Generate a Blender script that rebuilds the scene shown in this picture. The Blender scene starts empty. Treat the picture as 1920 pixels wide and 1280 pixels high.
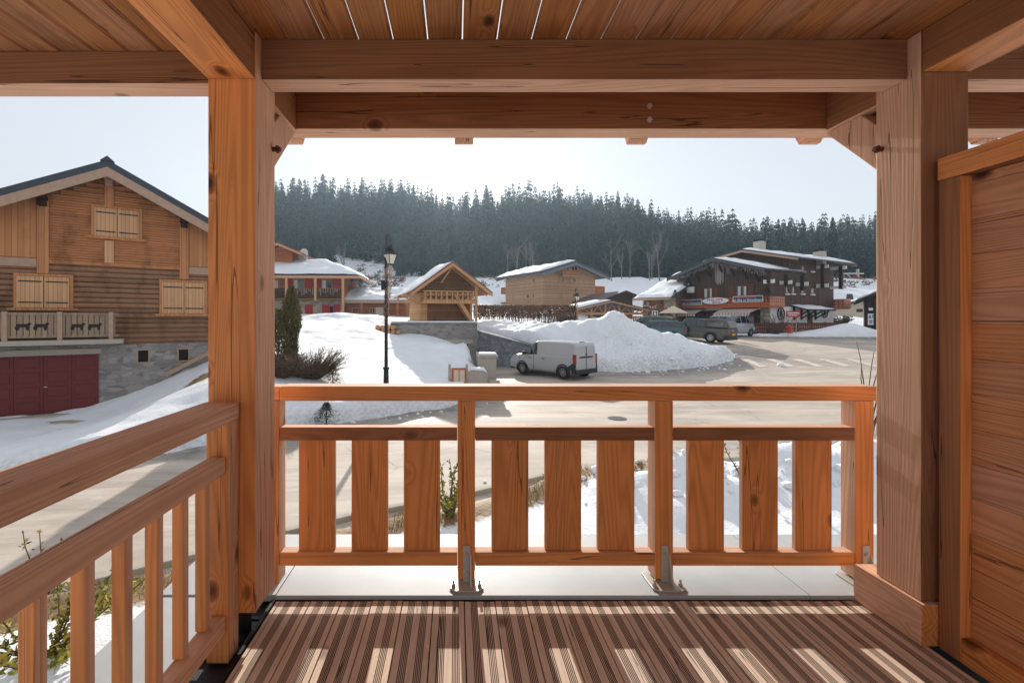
import bpy, bmesh, math, random
import numpy as np
from mathutils import Vector, Matrix
R = math.radians
random.seed(7); HAZE = 0.00032
scene = bpy.context.scene
COL = scene.collection
# ---------------------------------------------------------------- camera
F = 853.0; VX = 855.0; VY = 597.0; EYE = 1.307
cam_d = bpy.data.cameras.new('camera')
cam = bpy.data.objects.new('camera', cam_d); COL.objects.link(cam)
cam_d.sensor_width = 36.0; cam_d.lens = F / 1920 * 36.0
cam_d.shift_x = (960 - VX) / 1920; cam_d.shift_y = -(640 - VY) / 1920
cam_d.clip_start = 0.05; cam_d.clip_end = 2000
cam.location = (0, 0, EYE); cam.rotation_euler = (R(90), 0, 0)
scene.camera = cam
# ---------------------------------------------------------------- sky, sun, exposure
SUN_EL = math.atan(0.40); SUN_AZ = math.atan(-0.022)      # azimuth from +Y towards +X
w = bpy.data.worlds.new('World'); scene.world = w; w.use_nodes = True
nt = w.node_tree; nt.nodes.clear()
wo = nt.nodes.new('ShaderNodeOutputWorld'); bg = nt.nodes.new('ShaderNodeBackground'); sky = nt.nodes.new('ShaderNodeTexSky')
sky.sky_type = 'NISHITA'; sky.sun_disc = False; sky.sun_elevation = SUN_EL; sky.sun_rotation = SUN_AZ
sky.altitude = 1000; sky.air_density = 1.0; sky.dust_density = 2.2; sky.ozone_density = 1.6
bg.inputs[1].default_value = 0.10; VEIL = .88; VEILC = (4.75, 4.95, 5.2, 1)
vm = nt.nodes.new('ShaderNodeMix'); vm.data_type = 'RGBA'; vm.inputs[0].default_value = VEIL   # thin high veil over the blue sky
vm.inputs[7].default_value = VEILC; nt.links.new(sky.outputs[0], vm.inputs[6]); nt.links.new(vm.outputs[2], bg.inputs[0]); nt.links.new(bg.outputs[0], wo.inputs[0])
sl = bpy.data.lights.new('sun', 'SUN'); sl.energy = 3.9; sl.angle = R(0.53); sl.color = (1.0, 0.93, 0.84)
sun = bpy.data.objects.new('sun', sl); COL.objects.link(sun)
sd = Vector((math.sin(SUN_AZ) * math.cos(SUN_EL), math.cos(SUN_AZ) * math.cos(SUN_EL), math.sin(SUN_EL)))
sun.rotation_euler = sd.to_track_quat('Z', 'Y').to_euler(); sun.location = sd * 50
vs = scene.view_settings
scene.display_settings.display_device = 'sRGB'
vs.view_transform = 'Standard'; vs.look = 'None'; vs.exposure = 0.68; vs.gamma = 1; vs.use_curve_mapping = False
scene.cycles.use_denoising = True
scene.cycles.max_bounces = 8; scene.cycles.diffuse_bounces = 4; scene.cycles.glossy_bounces = 3
scene.cycles.transmission_bounces = 4; scene.cycles.transparent_max_bounces = 8; scene.cycles.volume_bounces = 0
scene.cycles.sample_clamp_indirect = 6

# ---------------------------------------------------------------- helpers
def srgb(r, g, b):
    f = lambda c: (c / 255 / 12.92) if c / 255 <= .04045 else ((c / 255 + .055) / 1.055) ** 2.4
    return (f(r), f(g), f(b), 1)

class NT:
    """small node-graph writer"""
    def __init__(s, name):
        s.m = bpy.data.materials.new(name); s.m.use_nodes = True
        s.t = s.m.node_tree; s.b = s.t.nodes['Principled BSDF']
        s.b.inputs['Specular IOR Level'].default_value = .3
    def n(s, typ, **kw):
        nd = s.t.nodes.new(typ)
        for k, v in kw.items(): setattr(nd, k, v)
        return nd
    def put(s, sock, v):
        if isinstance(v, bpy.types.NodeSocket): s.t.links.new(v, sock)
        elif v is not None: sock.default_value = v
    def math(s, op, a, b=None, c=None, clamp=False):
        nd = s.n('ShaderNodeMath', operation=op); nd.use_clamp = clamp
        s.put(nd.inputs[0], a)
        if b is not None: s.put(nd.inputs[1], b)
        if c is not None: s.put(nd.inputs[2], c)
        return nd.outputs[0]
    def coords(s, scale=(1, 1, 1), offset=None, kind='Object'):
        tc = s.n('ShaderNodeTexCoord'); mp = s.n('ShaderNodeMapping')
        s.t.links.new(tc.outputs[kind], mp.inputs[0]); mp.inputs['Scale'].default_value = scale
        if offset is not None: s.t.links.new(offset, mp.inputs['Location'])
        return mp.outputs[0]
    def noise(s, vec, scale=1, detail=3, rough=.5, dist=0, out=0):
        nd = s.n('ShaderNodeTexNoise'); s.put(nd.inputs['Vector'], vec)
        nd.inputs['Scale'].default_value = scale; nd.inputs['Detail'].default_value = detail
        nd.inputs['Roughness'].default_value = rough; nd.inputs['Distortion'].default_value = dist
        return nd.outputs[out]
    def voro(s, vec, scale=1, feature='F1', rnd=1, out='Distance'):
        nd = s.n('ShaderNodeTexVoronoi', feature=feature); s.put(nd.inputs['Vector'], vec)
        nd.inputs['Scale'].default_value = scale; nd.inputs['Randomness'].default_value = rnd
        return nd.outputs[out]
    def ramp(s, fac, stops):
        nd = s.n('ShaderNodeValToRGB'); s.put(nd.inputs[0], fac)
        el = nd.color_ramp.elements
        while len(el) < len(stops): el.new(.5)
        for e, (p, c) in zip(el, stops):
            e.position = p; e.color = c if isinstance(c, (tuple, list)) else (c, c, c, 1)
        return nd.outputs[0]
    def mix(s, f, a, b, mode='MIX'):
        nd = s.n('ShaderNodeMix', data_type='RGBA', blend_type=mode)
        s.put(nd.inputs[0], f); s.put(nd.inputs[6], a); s.put(nd.inputs[7], b)
        return nd.outputs[2]
    def sep(s, vec):
        nd = s.n('ShaderNodeSeparateXYZ'); s.put(nd.inputs[0], vec); return nd.outputs
    def bump(s, h, strength=.3, dist=.01, base=None):
        nd = s.n('ShaderNodeBump'); nd.inputs['Strength'].default_value = strength; nd.inputs['Distance'].default_value = dist
        s.put(nd.inputs['Height'], h)
        if base is not None: s.put(nd.inputs['Normal'], base)
        s.t.links.new(nd.outputs[0], s.b.inputs['Normal']); return nd.outputs[0]
    def fin(s, color, rough=.7, metal=None, spec=None):
        s.put(s.b.inputs['Base Color'], color); s.put(s.b.inputs['Roughness'], rough)
        if metal is not None: s.b.inputs['Metallic'].default_value = metal
        if spec is not None: s.b.inputs['Specular IOR Level'].default_value = spec
        return s.m

def mul(c, k): return (c[0] * k, c[1] * k, c[2] * k, 1)

def wood(name, col, axis, knots=.5, ring=.55, rough=.55, scale=1.0, bump=.25, cracks=.7, stain=.3):
    g = NT(name)
    oi = g.n('ShaderNodeObjectInfo'); ge = g.n('ShaderNodeNewGeometry')
    rnd = g.math('ADD', g.math('MULTIPLY', oi.outputs['Random'], 53.0), g.math('MULTIPLY', ge.outputs['Random Per Island'], 31.0))
    cv = g.n('ShaderNodeCombineXYZ')
    for i in range(3): g.put(cv.inputs[i], rnd)
    sc = [9.0 * scale] * 3; sc['XYZ'.index(axis)] = .40 * scale
    base = g.coords(tuple(sc), cv.outputs[0])
    ks = [4.2] * 3; ks['XYZ'.index(axis)] = 2.7
    kv = g.coords(tuple(ks), cv.outputs[0])
    kd = g.voro(kv, 1.0)
    kn = g.math('SUBTRACT', 1.0, g.math('MULTIPLY', kd, 4.5, clamp=True), clamp=True)
    n1 = g.noise(base, .55, 1.5, .45, .25)
    field = g.math('ADD', g.math('MULTIPLY', n1, 105.0), g.math('MULTIPLY', kn, 9.0))
    rings = g.math('POWER', g.math('ABSOLUTE', g.math('SINE', field)), 3.2)
    fs = [160.0] * 3; fs['XYZ'.index(axis)] = 3.0
    fib = g.noise(g.coords(tuple(fs), cv.outputs[0]), 1, 2, .6)
    blot = g.noise(g.coords((2.2, 2.2, 2.2), cv.outputs[0]), 1, 3, .6)
    c = g.mix(g.math('MULTIPLY', rings, ring), mul(col, 1.22), mul((col[0], col[1] * .82, col[2] * .68), .62))
    c = g.mix(g.math('MULTIPLY', fib, .55), c, mul(col, .72))
    hs = g.n('ShaderNodeHueSaturation'); g.put(hs.inputs['Color'], c)
    g.put(hs.inputs['Value'], g.math('ADD', .72, g.math('ADD', g.math('MULTIPLY', blot, .36), g.math('MULTIPLY', oi.outputs['Random'], .14))))
    g.put(hs.inputs['Saturation'], g.math('ADD', .9, g.math('MULTIPLY', ge.outputs['Random Per Island'], .18)))
    core = g.math('SUBTRACT', 1.0, g.math('MULTIPLY', kd, 7.5, clamp=True), clamp=True)
    rare = g.math('GREATER_THAN', g.noise(g.coords((1.3, 1.3, 1.3), cv.outputs[0]), 1, 0), .40)
    c = g.mix(g.math('MULTIPLY', g.math('MULTIPLY', g.math('POWER', core, .6), rare), knots * 1.7, clamp=True), hs.outputs[0], mul((col[0] * .8, col[1] * .5, col[2] * .4), .16))
    cs = [22.0] * 3; cs['XYZ'.index(axis)] = .55
    cn = g.noise(g.coords(tuple(cs), cv.outputs[0]), 1, 1.5, .5)
    crk = g.math('MULTIPLY', g.math('LESS_THAN', g.math('ABSOLUTE', g.math('SUBTRACT', cn, .62)), .0065), cracks)
    c = g.mix(crk, c, mul(col, .12))
    ws = [3.0] * 3; ws['XYZ'.index(axis)] = .9
    stn = g.ramp(g.noise(g.coords(tuple(ws), cv.outputs[0]), 1, 5, .7), [(.52, 0.0), (.72, 1.0)])
    c = g.mix(g.math('MULTIPLY', stn, stain), c, mul(col, .42))
    h = g.math('ADD', g.math('SUBTRACT', g.math('MULTIPLY', rings, .5), crk), fib)
    g.bump(h, bump, .002)
    return g.fin(c, g.math('ADD', rough, g.math('MULTIPLY', fib, .15)))

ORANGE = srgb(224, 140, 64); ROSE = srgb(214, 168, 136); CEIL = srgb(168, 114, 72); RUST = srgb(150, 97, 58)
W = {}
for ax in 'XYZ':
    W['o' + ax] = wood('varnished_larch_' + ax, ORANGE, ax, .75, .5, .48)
    W['p' + ax] = wood('weathered_lit_larch_' + ax, ROSE, ax, .6, .42, .7, stain=.18)  # pale faces: part weathering, part bounced light put into the colour, as on undersides
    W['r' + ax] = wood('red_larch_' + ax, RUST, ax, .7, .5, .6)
W['c'] = wood('ceiling_boards', CEIL, 'Y', 1.0, .6, .7, stain=.75)
W['panel'] = wood('screen_boards', srgb(200, 140, 100), 'Y', 1.0, .5, .6)
W['groove'] = wood('groove_dirt', srgb(104, 78, 64), 'Y', .2, .2, .9)  # darker brown wood for the groove faces
W['deck'] = wood('deck_boards', srgb(226, 204, 184), 'Y', .5, .22, .8)

def flat(name, col, rough=.6, metal=None, var=.15, sc=3.0, spec=None, bump=0):
    g = NT(name)
    v = g.coords()
    nz = g.noise(v, sc, 4, .6)
    c = g.mix(nz, mul(col, 1 - var), mul(col, 1 + var))
    if bump: g.bump(g.noise(v, sc * 8, 4, .6), bump, .01)
    return g.fin(c, rough, metal, spec)

def planks(name, col, mode='V', pitch=.16, groove=.06, var=.3, bump=.6, stain=.35, stain_scale=.5, rough=.75, logs=False):
    """boards with grooves; 'V' vertical boards, 'H' horizontal boards. Object space of the building."""
    g = NT(name); v = g.coords(); x, y, z = g.sep(v)
    t = g.math('DIVIDE', g.math('ADD', x, y) if mode == 'V' else z, pitch)
    fr = g.math('FRACT', t); fl = g.math('FLOOR', t)
    wn = g.n('ShaderNodeTexWhiteNoise', noise_dimensions='1D'); g.put(wn.inputs['W'], fl)
    gr = g.math('LESS_THAN', g.math('ABSOLUTE', g.math('SUBTRACT', fr, .5)), .5 - groove)   # 1 on the board
    sc = (2.0, 2.0, 30.0) if mode == 'H' else (30.0, 30.0, 1.5)
    gn = g.noise(g.coords(sc), 1, 4, .6)
    c = g.mix(g.math('ADD', g.math('MULTIPLY', wn.outputs[0], .6), g.math('MULTIPLY', gn, .5)), mul(col, 1 + var), mul(col, 1 - var))
    st = g.noise(g.coords((stain_scale, stain_scale, stain_scale * .6)), 3, 4, .65)
    c = g.mix(g.math('MULTIPLY', g.ramp(st, [(.5, 0.0), (.72, 1.0)]), stain), c, mul(col, .3))
    c = g.mix(gr, mul(col, .3), c)
    if logs:
        h = g.math('POWER', g.math('ABSOLUTE', g.math('SINE', g.math('MULTIPLY', t, math.pi))), .5)
    else: h = gr
    g.bump(g.math('ADD', h, g.math('MULTIPLY', gn, .15)), bump, .02)
    return g.fin(c, rough)

def stone(name, col, scale=2.5, mortar=None, var=.4):
    g = NT(name); v = g.coords((1, 1, 2.2)); x, y, z = g.sep(v)
    cv = g.n('ShaderNodeCombineXYZ'); g.put(cv.inputs[0], g.math('SUBTRACT', x, y)); g.put(cv.inputs[1], z)
    wv = g.n('ShaderNodeVectorMath', operation='ADD'); g.put(wv.inputs[0], cv.outputs[0])
    nn = g.n('ShaderNodeTexNoise'); g.put(nn.inputs['Vector'], cv.outputs[0]); nn.inputs['Scale'].default_value = 2
    sm = g.n('ShaderNodeVectorMath', operation='SCALE'); g.put(sm.inputs[0], nn.outputs['Color']); sm.inputs['Scale'].default_value = .25
    g.put(wv.inputs[1], sm.outputs[0])
    d = g.voro(wv.outputs[0], scale, 'DISTANCE_TO_EDGE'); cc = g.voro(wv.outputs[0], scale, 'F1', out='Color')
    cx = g.sep(cc)[0]
    fine = g.noise(v, 9, 5, .65)
    c = g.mix(g.math('ADD', g.math('MULTIPLY', cx, .75), g.math('MULTIPLY', fine, .3)), mul(col, 1 - var), mul(col, 1 + var))
    m = g.math('MULTIPLY', d, 14, clamp=True)
    c = g.mix(m, mortar or mul(col, .6), c)
    g.bump(g.math('ADD', m, g.math('MULTIPLY', fine, .5)), .7, .03)
    return g.fin(c, .85)

def snowmat(name):
    g = NT(name); v = g.coords()
    n1 = g.noise(v, .8, 5, .62); n2 = g.noise(v, 9, 4, .7); n3 = g.noise(v, 60, 2, .6)
    c = g.mix(g.ramp(n1, [(.3, 0.0), (.75, 1.0)]), srgb(232, 234, 238), srgb(220, 222, 227))
    at = g.n('ShaderNodeAttribute', attribute_name='soil'); s = g.math('MULTIPLY', at.outputs['Fac'], 1.0)
    sm = g.math('MULTIPLY', g.math('SUBTRACT', g.math('ADD', g.math('MULTIPLY', n2, .7), s), .62), 5, clamp=True)
    grass = g.mix(n3, srgb(104, 82, 50), srgb(166, 136, 98)); grass = g.mix(g.ramp(n2, [(.4, 0.0), (.6, 1.0)]), grass, srgb(124, 100, 66))
    c = g.mix(sm, c, grass)
    dt = g.n('ShaderNodeAttribute', attribute_name='dirt')
    c = g.mix(g.math('MULTIPLY', dt.outputs['Fac'], g.ramp(n2, [(.38, 0.0), (.6, 1.0)])), c, srgb(118, 108, 98))
    g.bump(g.math('ADD', g.math('ADD', g.math('MULTIPLY', n1, 1.5), g.math('MULTIPLY', n2, .6)), g.math('MULTIPLY', n3, .08)), .55, .06)
    g.b.inputs['Subsurface Weight'].default_value = 0
    return g.fin(c, .72)

M = {}
M['snow'] = snowmat('snow')
M['asphalt'] = None
def asphalt():
    g = NT('asphalt'); v = g.coords()
    vs_ = g.n('ShaderNodeMapping'); g.put(vs_.inputs[0], g.coords()); vs_.inputs['Rotation'].default_value = (0, 0, R(-38)); vs_.inputs['Scale'].default_value = (.35, 1.3, 1)
    st = g.noise(vs_.outputs[0], 1.1, 6, .6, .4); big = g.noise(v, .16, 3, .55); fine = g.noise(v, 60, 3, .7); mid = g.noise(v, 2.2, 5, .65)
    c = g.mix(g.ramp(st, [(.36, 0.0), (.64, 1.0)]), srgb(176, 162, 148), srgb(208, 194, 179))
    vt = g.n('ShaderNodeMapping'); g.put(vt.inputs[0], g.coords()); vt.inputs['Rotation'].default_value = (0, 0, R(-28)); vt.inputs['Scale'].default_value = (.12, 5.0, 1)
    tr = g.noise(vt.outputs[0], 1.0, 4, .7); c = g.mix(g.math('MULTIPLY', g.ramp(tr, [(.5, 0.0), (.62, 1.0)]), .28), c, srgb(128, 118, 110))
    c = g.mix(g.math('MULTIPLY', fine, .5), c, srgb(140, 132, 126))
    c = g.mix(g.ramp(big, [(.52, 0.0), (.66, .35)]), c, srgb(112, 106, 102))
    salt = g.ramp(mid, [(.6, 0.0), (.78, .55)])
    c = g.mix(salt, c, srgb(206, 200, 194))
    wet = g.n('ShaderNodeAttribute', attribute_name='wet'); wf = g.math('MULTIPLY', wet.outputs['Fac'], g.ramp(mid, [(.3, 1.0), (.6, .35)]))
    c = g.mix(wf, c, srgb(70, 72, 78))
    ck = g.voro(g.coords(), .55, 'DISTANCE_TO_EDGE')
    crack = g.math('LESS_THAN', g.math('ADD', ck, g.math('MULTIPLY', mid, .06)), .034)
    c = g.mix(g.math('MULTIPLY', crack, g.ramp(big, [(.5, 0.0), (.6, .5)])), c, srgb(60, 56, 54))
    g.bump(g.math('ADD', fine, g.math('MULTIPLY', mid, .8)), .35, .01)
    return g.fin(c, g.math('SUBTRACT', .78, g.math('MULTIPLY', wf, .45)))
M['asphalt'] = asphalt()
M['metal_sheet'] = flat('zinc_sheet', srgb(176, 181, 184), .62, .1, .18, 2.6)
M['galv'] = flat('galvanised_steel', srgb(196, 192, 184), .4, .35, .15, 30)
M['bitumen'] = flat('bitumen', srgb(38, 36, 36), .6, None, .3, 20, bump=.3)
M['rusty'] = flat('rusty_peg', srgb(90, 50, 34), .7)
M['iron'] = flat('black_iron', srgb(30, 30, 32), .45)
M['white'] = flat('white_paint', srgb(225, 222, 216), .5, None, .05)
M['concrete'] = flat('concrete', srgb(168, 160, 148), .9, None, .2, 4, bump=.3)
M['stoneg'] = stone('grey_fieldstone', srgb(140, 134, 130), 2.6, srgb(150, 146, 140))
M['stoned'] = stone('dark_stone', srgb(124, 126, 132), 2.4, srgb(100, 102, 106), .4)
M['stonew'] = stone('pale_rubble', srgb(170, 158, 142), 2.0)
M['logs'] = planks('log_siding', srgb(180, 120, 78), 'H', .2, .05, .22, 1.0, .9, .35, logs=True)
M['logsdk'] = planks('grey_log_siding', srgb(142, 104, 78), 'H', .2, .05, .28, 1.0, .85, .4, logs=True)
M['vplank'] = planks('upright_boards', srgb(190, 130, 86), 'V', .17, .03, .16, .5, .3)
M['shutter'] = planks('shutter_boards', srgb(200, 154, 114), 'V', .13, .04, .14, .5, .2)
M['fascia'] = flat('fascia_boards', srgb(170, 142, 122), .8, None, .25, 6)
M['roofdk'] = flat('dark_roof_sheet', srgb(62, 68, 76), .5, None, .15, 3)
M['roofred'] = flat('terracotta_roof', srgb(132, 78, 62), .8, None, .3, 8, bump=.4)
M['garage'] = flat('maroon_paint', srgb(104, 42, 40), .45, None, .12, 2)
M['dark'] = flat('dark_hollow', srgb(28, 24, 22), .9)
M['glass'] = flat('window_glass', srgb(52, 56, 60), .08, None, .3, 1.5, spec=.8)
M['curtain'] = flat('curtain', srgb(210, 205, 198), .9)
M['honey'] = planks('honey_planks', srgb(206, 158, 112), 'H', .22, .03, .14, .5, .2)
M['honeyV'] = planks('honey_upright', srgb(202, 152, 106), 'V', .2, .04, .16, .5, .25)
M['honeydk'] = planks('brown_planks', srgb(126, 88, 56), 'H', .2, .05, .25, .6, .4)
M['larch'] = planks('apartment_larch', srgb(178, 138, 104), 'H', .28, .07, .28, .5, .35, .3)
M['redwood'] = planks('orange_planks', srgb(168, 100, 60), 'H', .25, .06, .25, .5, .3)
M['redpaint'] = flat('red_shutter', srgb(170, 46, 48), .6, None, .15, 3)
M['brownV'] = planks('brown_boards', srgb(86, 66, 58), 'V', .24, .09, .3, .7, .25)
M['brownsh'] = flat('brown_shutter', srgb(104, 64, 44), .7, None, .2, 6)
M['balc'] = flat('orange_balcony', srgb(176, 90, 50), .7, None, .2, 6)
M['balcp'] = flat('faded_balcony', srgb(190, 128, 106), .7, None, .15, 6)
M['plaster'] = flat('white_render', srgb(214, 212, 208), .9, None, .06, 2)
M['cream'] = flat('cream_render', srgb(206, 192, 170), .9, None, .06, 2)
M['beam'] = flat('dark_beam', srgb(52, 40, 34), .8)
M['timber'] = flat('pale_timber', srgb(192, 144, 104), .8, None, .2, 5)
M['brick'] = flat('chimney_brick', srgb(176, 168, 160), .9, None, .2, 6)
# ---------------------------------------------------------------- mesh builder and tagging
class MB:
    def __init__(s): s.v = []; s.f = []; s.m = []
    def add(s, vs, fs, m=0):
        o = len(s.v); s.v += [tuple(p) for p in vs]
        for i, f in enumerate(fs):
            s.f.append(tuple(o + k for k in f)); s.m.append(m[i] if isinstance(m, (list, tuple)) else m)
        return s
    def box(s, x0, x1, y0, y1, z0, z1, m=0):
        vs = [(x0, y0, z0), (x1, y0, z0), (x1, y1, z0), (x0, y1, z0), (x0, y0, z1), (x1, y0, z1), (x1, y1, z1), (x0, y1, z1)]
        # order: bottom, top, front(-y), right(+x), back(+y), left(-x)
        return s.add(vs, [(0, 3, 2, 1), (4, 5, 6, 7), (0, 1, 5, 4), (1, 2, 6, 5), (2, 3, 7, 6), (3, 0, 4, 7)], m)
    def obox(s, c, ax, ay, az, m=0):
        c, ax, ay, az = map(Vector, (c, ax, ay, az))
        vs = [c + a * ax + b * ay + d * az for d in (-1, 1) for a, b in ((-1, -1), (1, -1), (1, 1), (-1, 1))]
        return s.add(vs, [(0, 3, 2, 1), (4, 5, 6, 7), (0, 1, 5, 4), (1, 2, 6, 5), (2, 3, 7, 6), (3, 0, 4, 7)], m)
    def bar(s, p0, p1, w, h, m=0, up=(0, 0, 1)):
        p0, p1 = Vector(p0), Vector(p1); d = (p1 - p0); L = d.length; d.normalize()
        u = Vector(up); r = d.cross(u)
        if r.length < 1e-4: r = d.cross(Vector((0, 1, 0)))
        r.normalize(); u = r.cross(d)
        return s.obox((p0 + p1) / 2, d * L / 2, r * w / 2, u * h / 2, m)
    def cyl(s, p0, p1, r0, r1=None, n=10, m=0, caps=True):
        r1 = r0 if r1 is None else r1
        p0, p1 = Vector(p0), Vector(p1); d = (p1 - p0).normalized()
        a = d.cross(Vector((0, 0, 1)));
        if a.length < 1e-3: a = Vector((1, 0, 0))
        a.normalize(); b = d.cross(a); vs = []
        for p, r in ((p0, r0), (p1, r1)):
            for k in range(n):
                t = 2 * math.pi * k / n; vs.append(p + a * math.cos(t) * r + b * math.sin(t) * r)
        fs = [(k, (k + 1) % n, n + (k + 1) % n, n + k) for k in range(n)]
        if caps: fs += [tuple(range(n))[::-1], tuple(range(n, 2 * n))]
        return s.add(vs, fs, m)
    def tube(s, pts, r, n=6, m=0):
        for i in range(len(pts) - 1):
            ra = r[i] if isinstance(r, (list, tuple)) else r; rb = r[i + 1] if isinstance(r, (list, tuple)) else r
            s.cyl(pts[i], pts[i + 1], ra, rb, n, m)
        return s
    def prism(s, poly, y0, y1, m=0, plane='xz'):
        """poly in a plane, extruded along the third axis"""
        n = len(poly)
        def P(a, b, c):
            return {'xz': (a, c, b), 'yz': (c, a, b), 'xy': (a, b, c)}[plane]
        vs = [P(a, b, y0) for a, b in poly] + [P(a, b, y1) for a, b in poly]
        fs = [tuple(range(n)), tuple(range(2 * n - 1, n - 1, -1))] + [(k, n + k, n + (k + 1) % n, (k + 1) % n) for k in range(n)]
        return s.add(vs, fs, m)
    def build(s, name, mats, parent=None, smooth=False, bevel=0, seg=2, fix=True):
        me = bpy.data.meshes.new(name); me.from_pydata(s.v, [], s.f)
        mats = mats if isinstance(mats, (list, tuple)) else [mats]
        for m in mats: me.materials.append(m)
        me.polygons.foreach_set('material_index', s.m)
        if fix:
            bm = bmesh.new(); bm.from_mesh(me); bmesh.ops.recalc_face_normals(bm, faces=bm.faces); bm.to_mesh(me); bm.free()
        if smooth: me.polygons.foreach_set('use_smooth', [True] * len(me.polygons))
        me.update()
        o = bpy.data.objects.new(name, me); COL.objects.link(o)
        if parent is not None: o.parent = parent
        if bevel:
            md = o.modifiers.new('bevel', 'BEVEL'); md.width = bevel; md.segments = seg; md.limit_method = 'ANGLE'; md.angle_limit = R(40)
        return o

def tag(o, label=None, cat=None, group=None, kind=None):
    for k, v in (('label', label), ('category', cat), ('group', group), ('kind', kind)):
        if v: o[k] = v
    return o
def thing(name, label, cat, loc=(0, 0, 0), rz=0, group=None):
    o = bpy.data.objects.new(name, None); COL.objects.link(o); o.location = loc; o.rotation_euler = (0, 0, rz)
    o.empty_display_size = .3
    return tag(o, label, cat, group)
def copy_tree(o, parent=None):
    c = o.copy(); COL.objects.link(c); c.parent = parent
    for ch in list(o.children): copy_tree(ch, c)
    return c

# value noise (numpy) for terrain
_rs = np.random.RandomState(3); _G = _rs.rand(256, 256)
def vnoise(x, y):
    x = np.asarray(x, float); y = np.asarray(y, float)
    xi = np.floor(x).astype(int); yi = np.floor(y).astype(int); fx = x - xi; fy = y - yi
    fx = fx * fx * (3 - 2 * fx); fy = fy * fy * (3 - 2 * fy)
    a = _G[xi % 256, yi % 256]; b = _G[(xi + 1) % 256, yi % 256]; c = _G[xi % 256, (yi + 1) % 256]; d = _G[(xi + 1) % 256, (yi + 1) % 256]
    return (a * (1 - fx) + b * fx) * (1 - fy) + (c * (1 - fx) + d * fx) * fy - .5
def fbm(x, y, o=4):
    r = 0; a = 1
    for k in range(o): r = r + a * vnoise(x * 2 ** k + 17 * k, y * 2 ** k + 31 * k); a *= .5
    return r
def sstep(a, b, x): t = np.clip((x - a) / (b - a), 0, 1); return t * t * (3 - 2 * t)

# ---------------------------------------------------------------- terrain
def tps(pts):
    P = np.array(pts, float); n = len(P)
    def U(r2): return np.where(r2 > 1e-9, r2 * np.log(r2 + 1e-12), 0)
    d2 = ((P[:, None, :2] - P[None, :, :2]) ** 2).sum(-1)
    A = np.zeros((n + 3, n + 3)); A[:n, :n] = U(d2) + np.eye(n) * .5
    A[:n, n] = 1; A[:n, n + 1:] = P[:, :2]; A[n, :n] = 1; A[n + 1:, :n] = P[:, :2].T
    wv = np.linalg.solve(A, np.concatenate([P[:, 2], np.zeros(3)]))
    def f(x, y):
        x = np.asarray(x, float); y = np.asarray(y, float); r = wv[n] + wv[n + 1] * x + wv[n + 2] * y
        for k in range(n): r = r + wv[k] * U((x - P[k, 0]) ** 2 + (y - P[k, 1]) ** 2)
        return r
    return f
road_z = tps([(-30, -4, -2.5), (-12, 5, -2.3), (-10, 10, -2.3), (-4.8, 6, -2.2), (0, 8, -2.03), (6, 10.5, -2.0), (12, 12, -1.95), (30, 16, -1.8),
    (60, 22, -1.4), (0, 16, -1.95), (5, 16, -1.95), (12, 18, -1.8), (20, 20, -1.6), (4.5, 21.5, -1.8), (3, 25, -1.87), (2, 30, -1.9), (6, 22.3, -1.75),
    (8.9, 23.3, -1.62), (13, 24.4, -1.5), (18, 26, -1.25), (24, 26, -1.15), (17.5, 29, -1.0), (19.6, 33.7, -.5), (16, 36, -.35), (12, 40, -.1),
    (22, 45, -.25), (28, 34, -.55), (35, 45, -.25), (60, 45, -.1), (30, 28, -1.0), (45, 30, -.9), (60, 60, .2), (-30, 10, -2.4), (14, 30, -.9), (5, 28, -1.5)])
base_z = tps([(-6.7, 13.3, -1.5), (-8, 15, -.75), (-3.5, 15.7, -1.5), (-2.3, 16.2, -1.3), (-1.2, 17, -1.3), (0, 18, -1.3), (-5, 17, -.9), (-5.2, 15.6, -1.15), (-4, 20, -.85), (0, 20, -.9),
    (1.0, 20, -1.2), (-5, 25, -.15), (-.5, 25, -.15), (.6, 25, -.4), (.5, 28, -.3), (-5, 29, .45), (-4.2, 30.6, .2), (-2, 30.6, .05), (.5, 30.6, -.6), (-6, 31, .85),
    (-6, 36, 1.1), (-14, 30, .7), (-20, 40, 1.4), (-14, 50, 1.7), (-5, 48, 1.4), (0, 34, 1.0), (3, 36, .95), (5, 33, .9), (5, 30, .6), (4.8, 28.0, .15),
    (10, 34, .35), (2.6, 32.4, .8), (6, 27, -.6), (10, 28, -.4), (14, 29, -.7), (9, 31, .1), (12, 33, -.1), (25, 48, 0), (35, 48, .1), (32, 43, -.12), (28, 42.5, -.2), (40, 43, -.05), (60, 50, .3),
    (20, 44, -.2), (14, 44, .4), (8, 42, .8), (30, 60, 1.0), (0, 60, 1.5), (-30, 60, 2.0), (60, 60, 1.3), (-16, 12, -2.22), (-12, 15, -2.2), (-20, 10, -2.3),
    (-15, 17, -2.25), (-25, 15, -2.2), (-40, 20, -2), (-11.2, 17, -1.8), (-9.6, 18.5, -.5), (-12, 24, .3), (-25, 30, .8), (-40, 40, 1.5), (-12, 0, -2.2),
    (-6, 4, -2.0), (-2, 5, -1.9), (2, 6, -1.9), (6, 7, -1.85), (12, 8, -1.7), (-5, 2, -1.95), (0, 2, -1.9), (5, 2, -1.9), (30, 5, -1.5), (60, 5, -1.2)])
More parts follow.
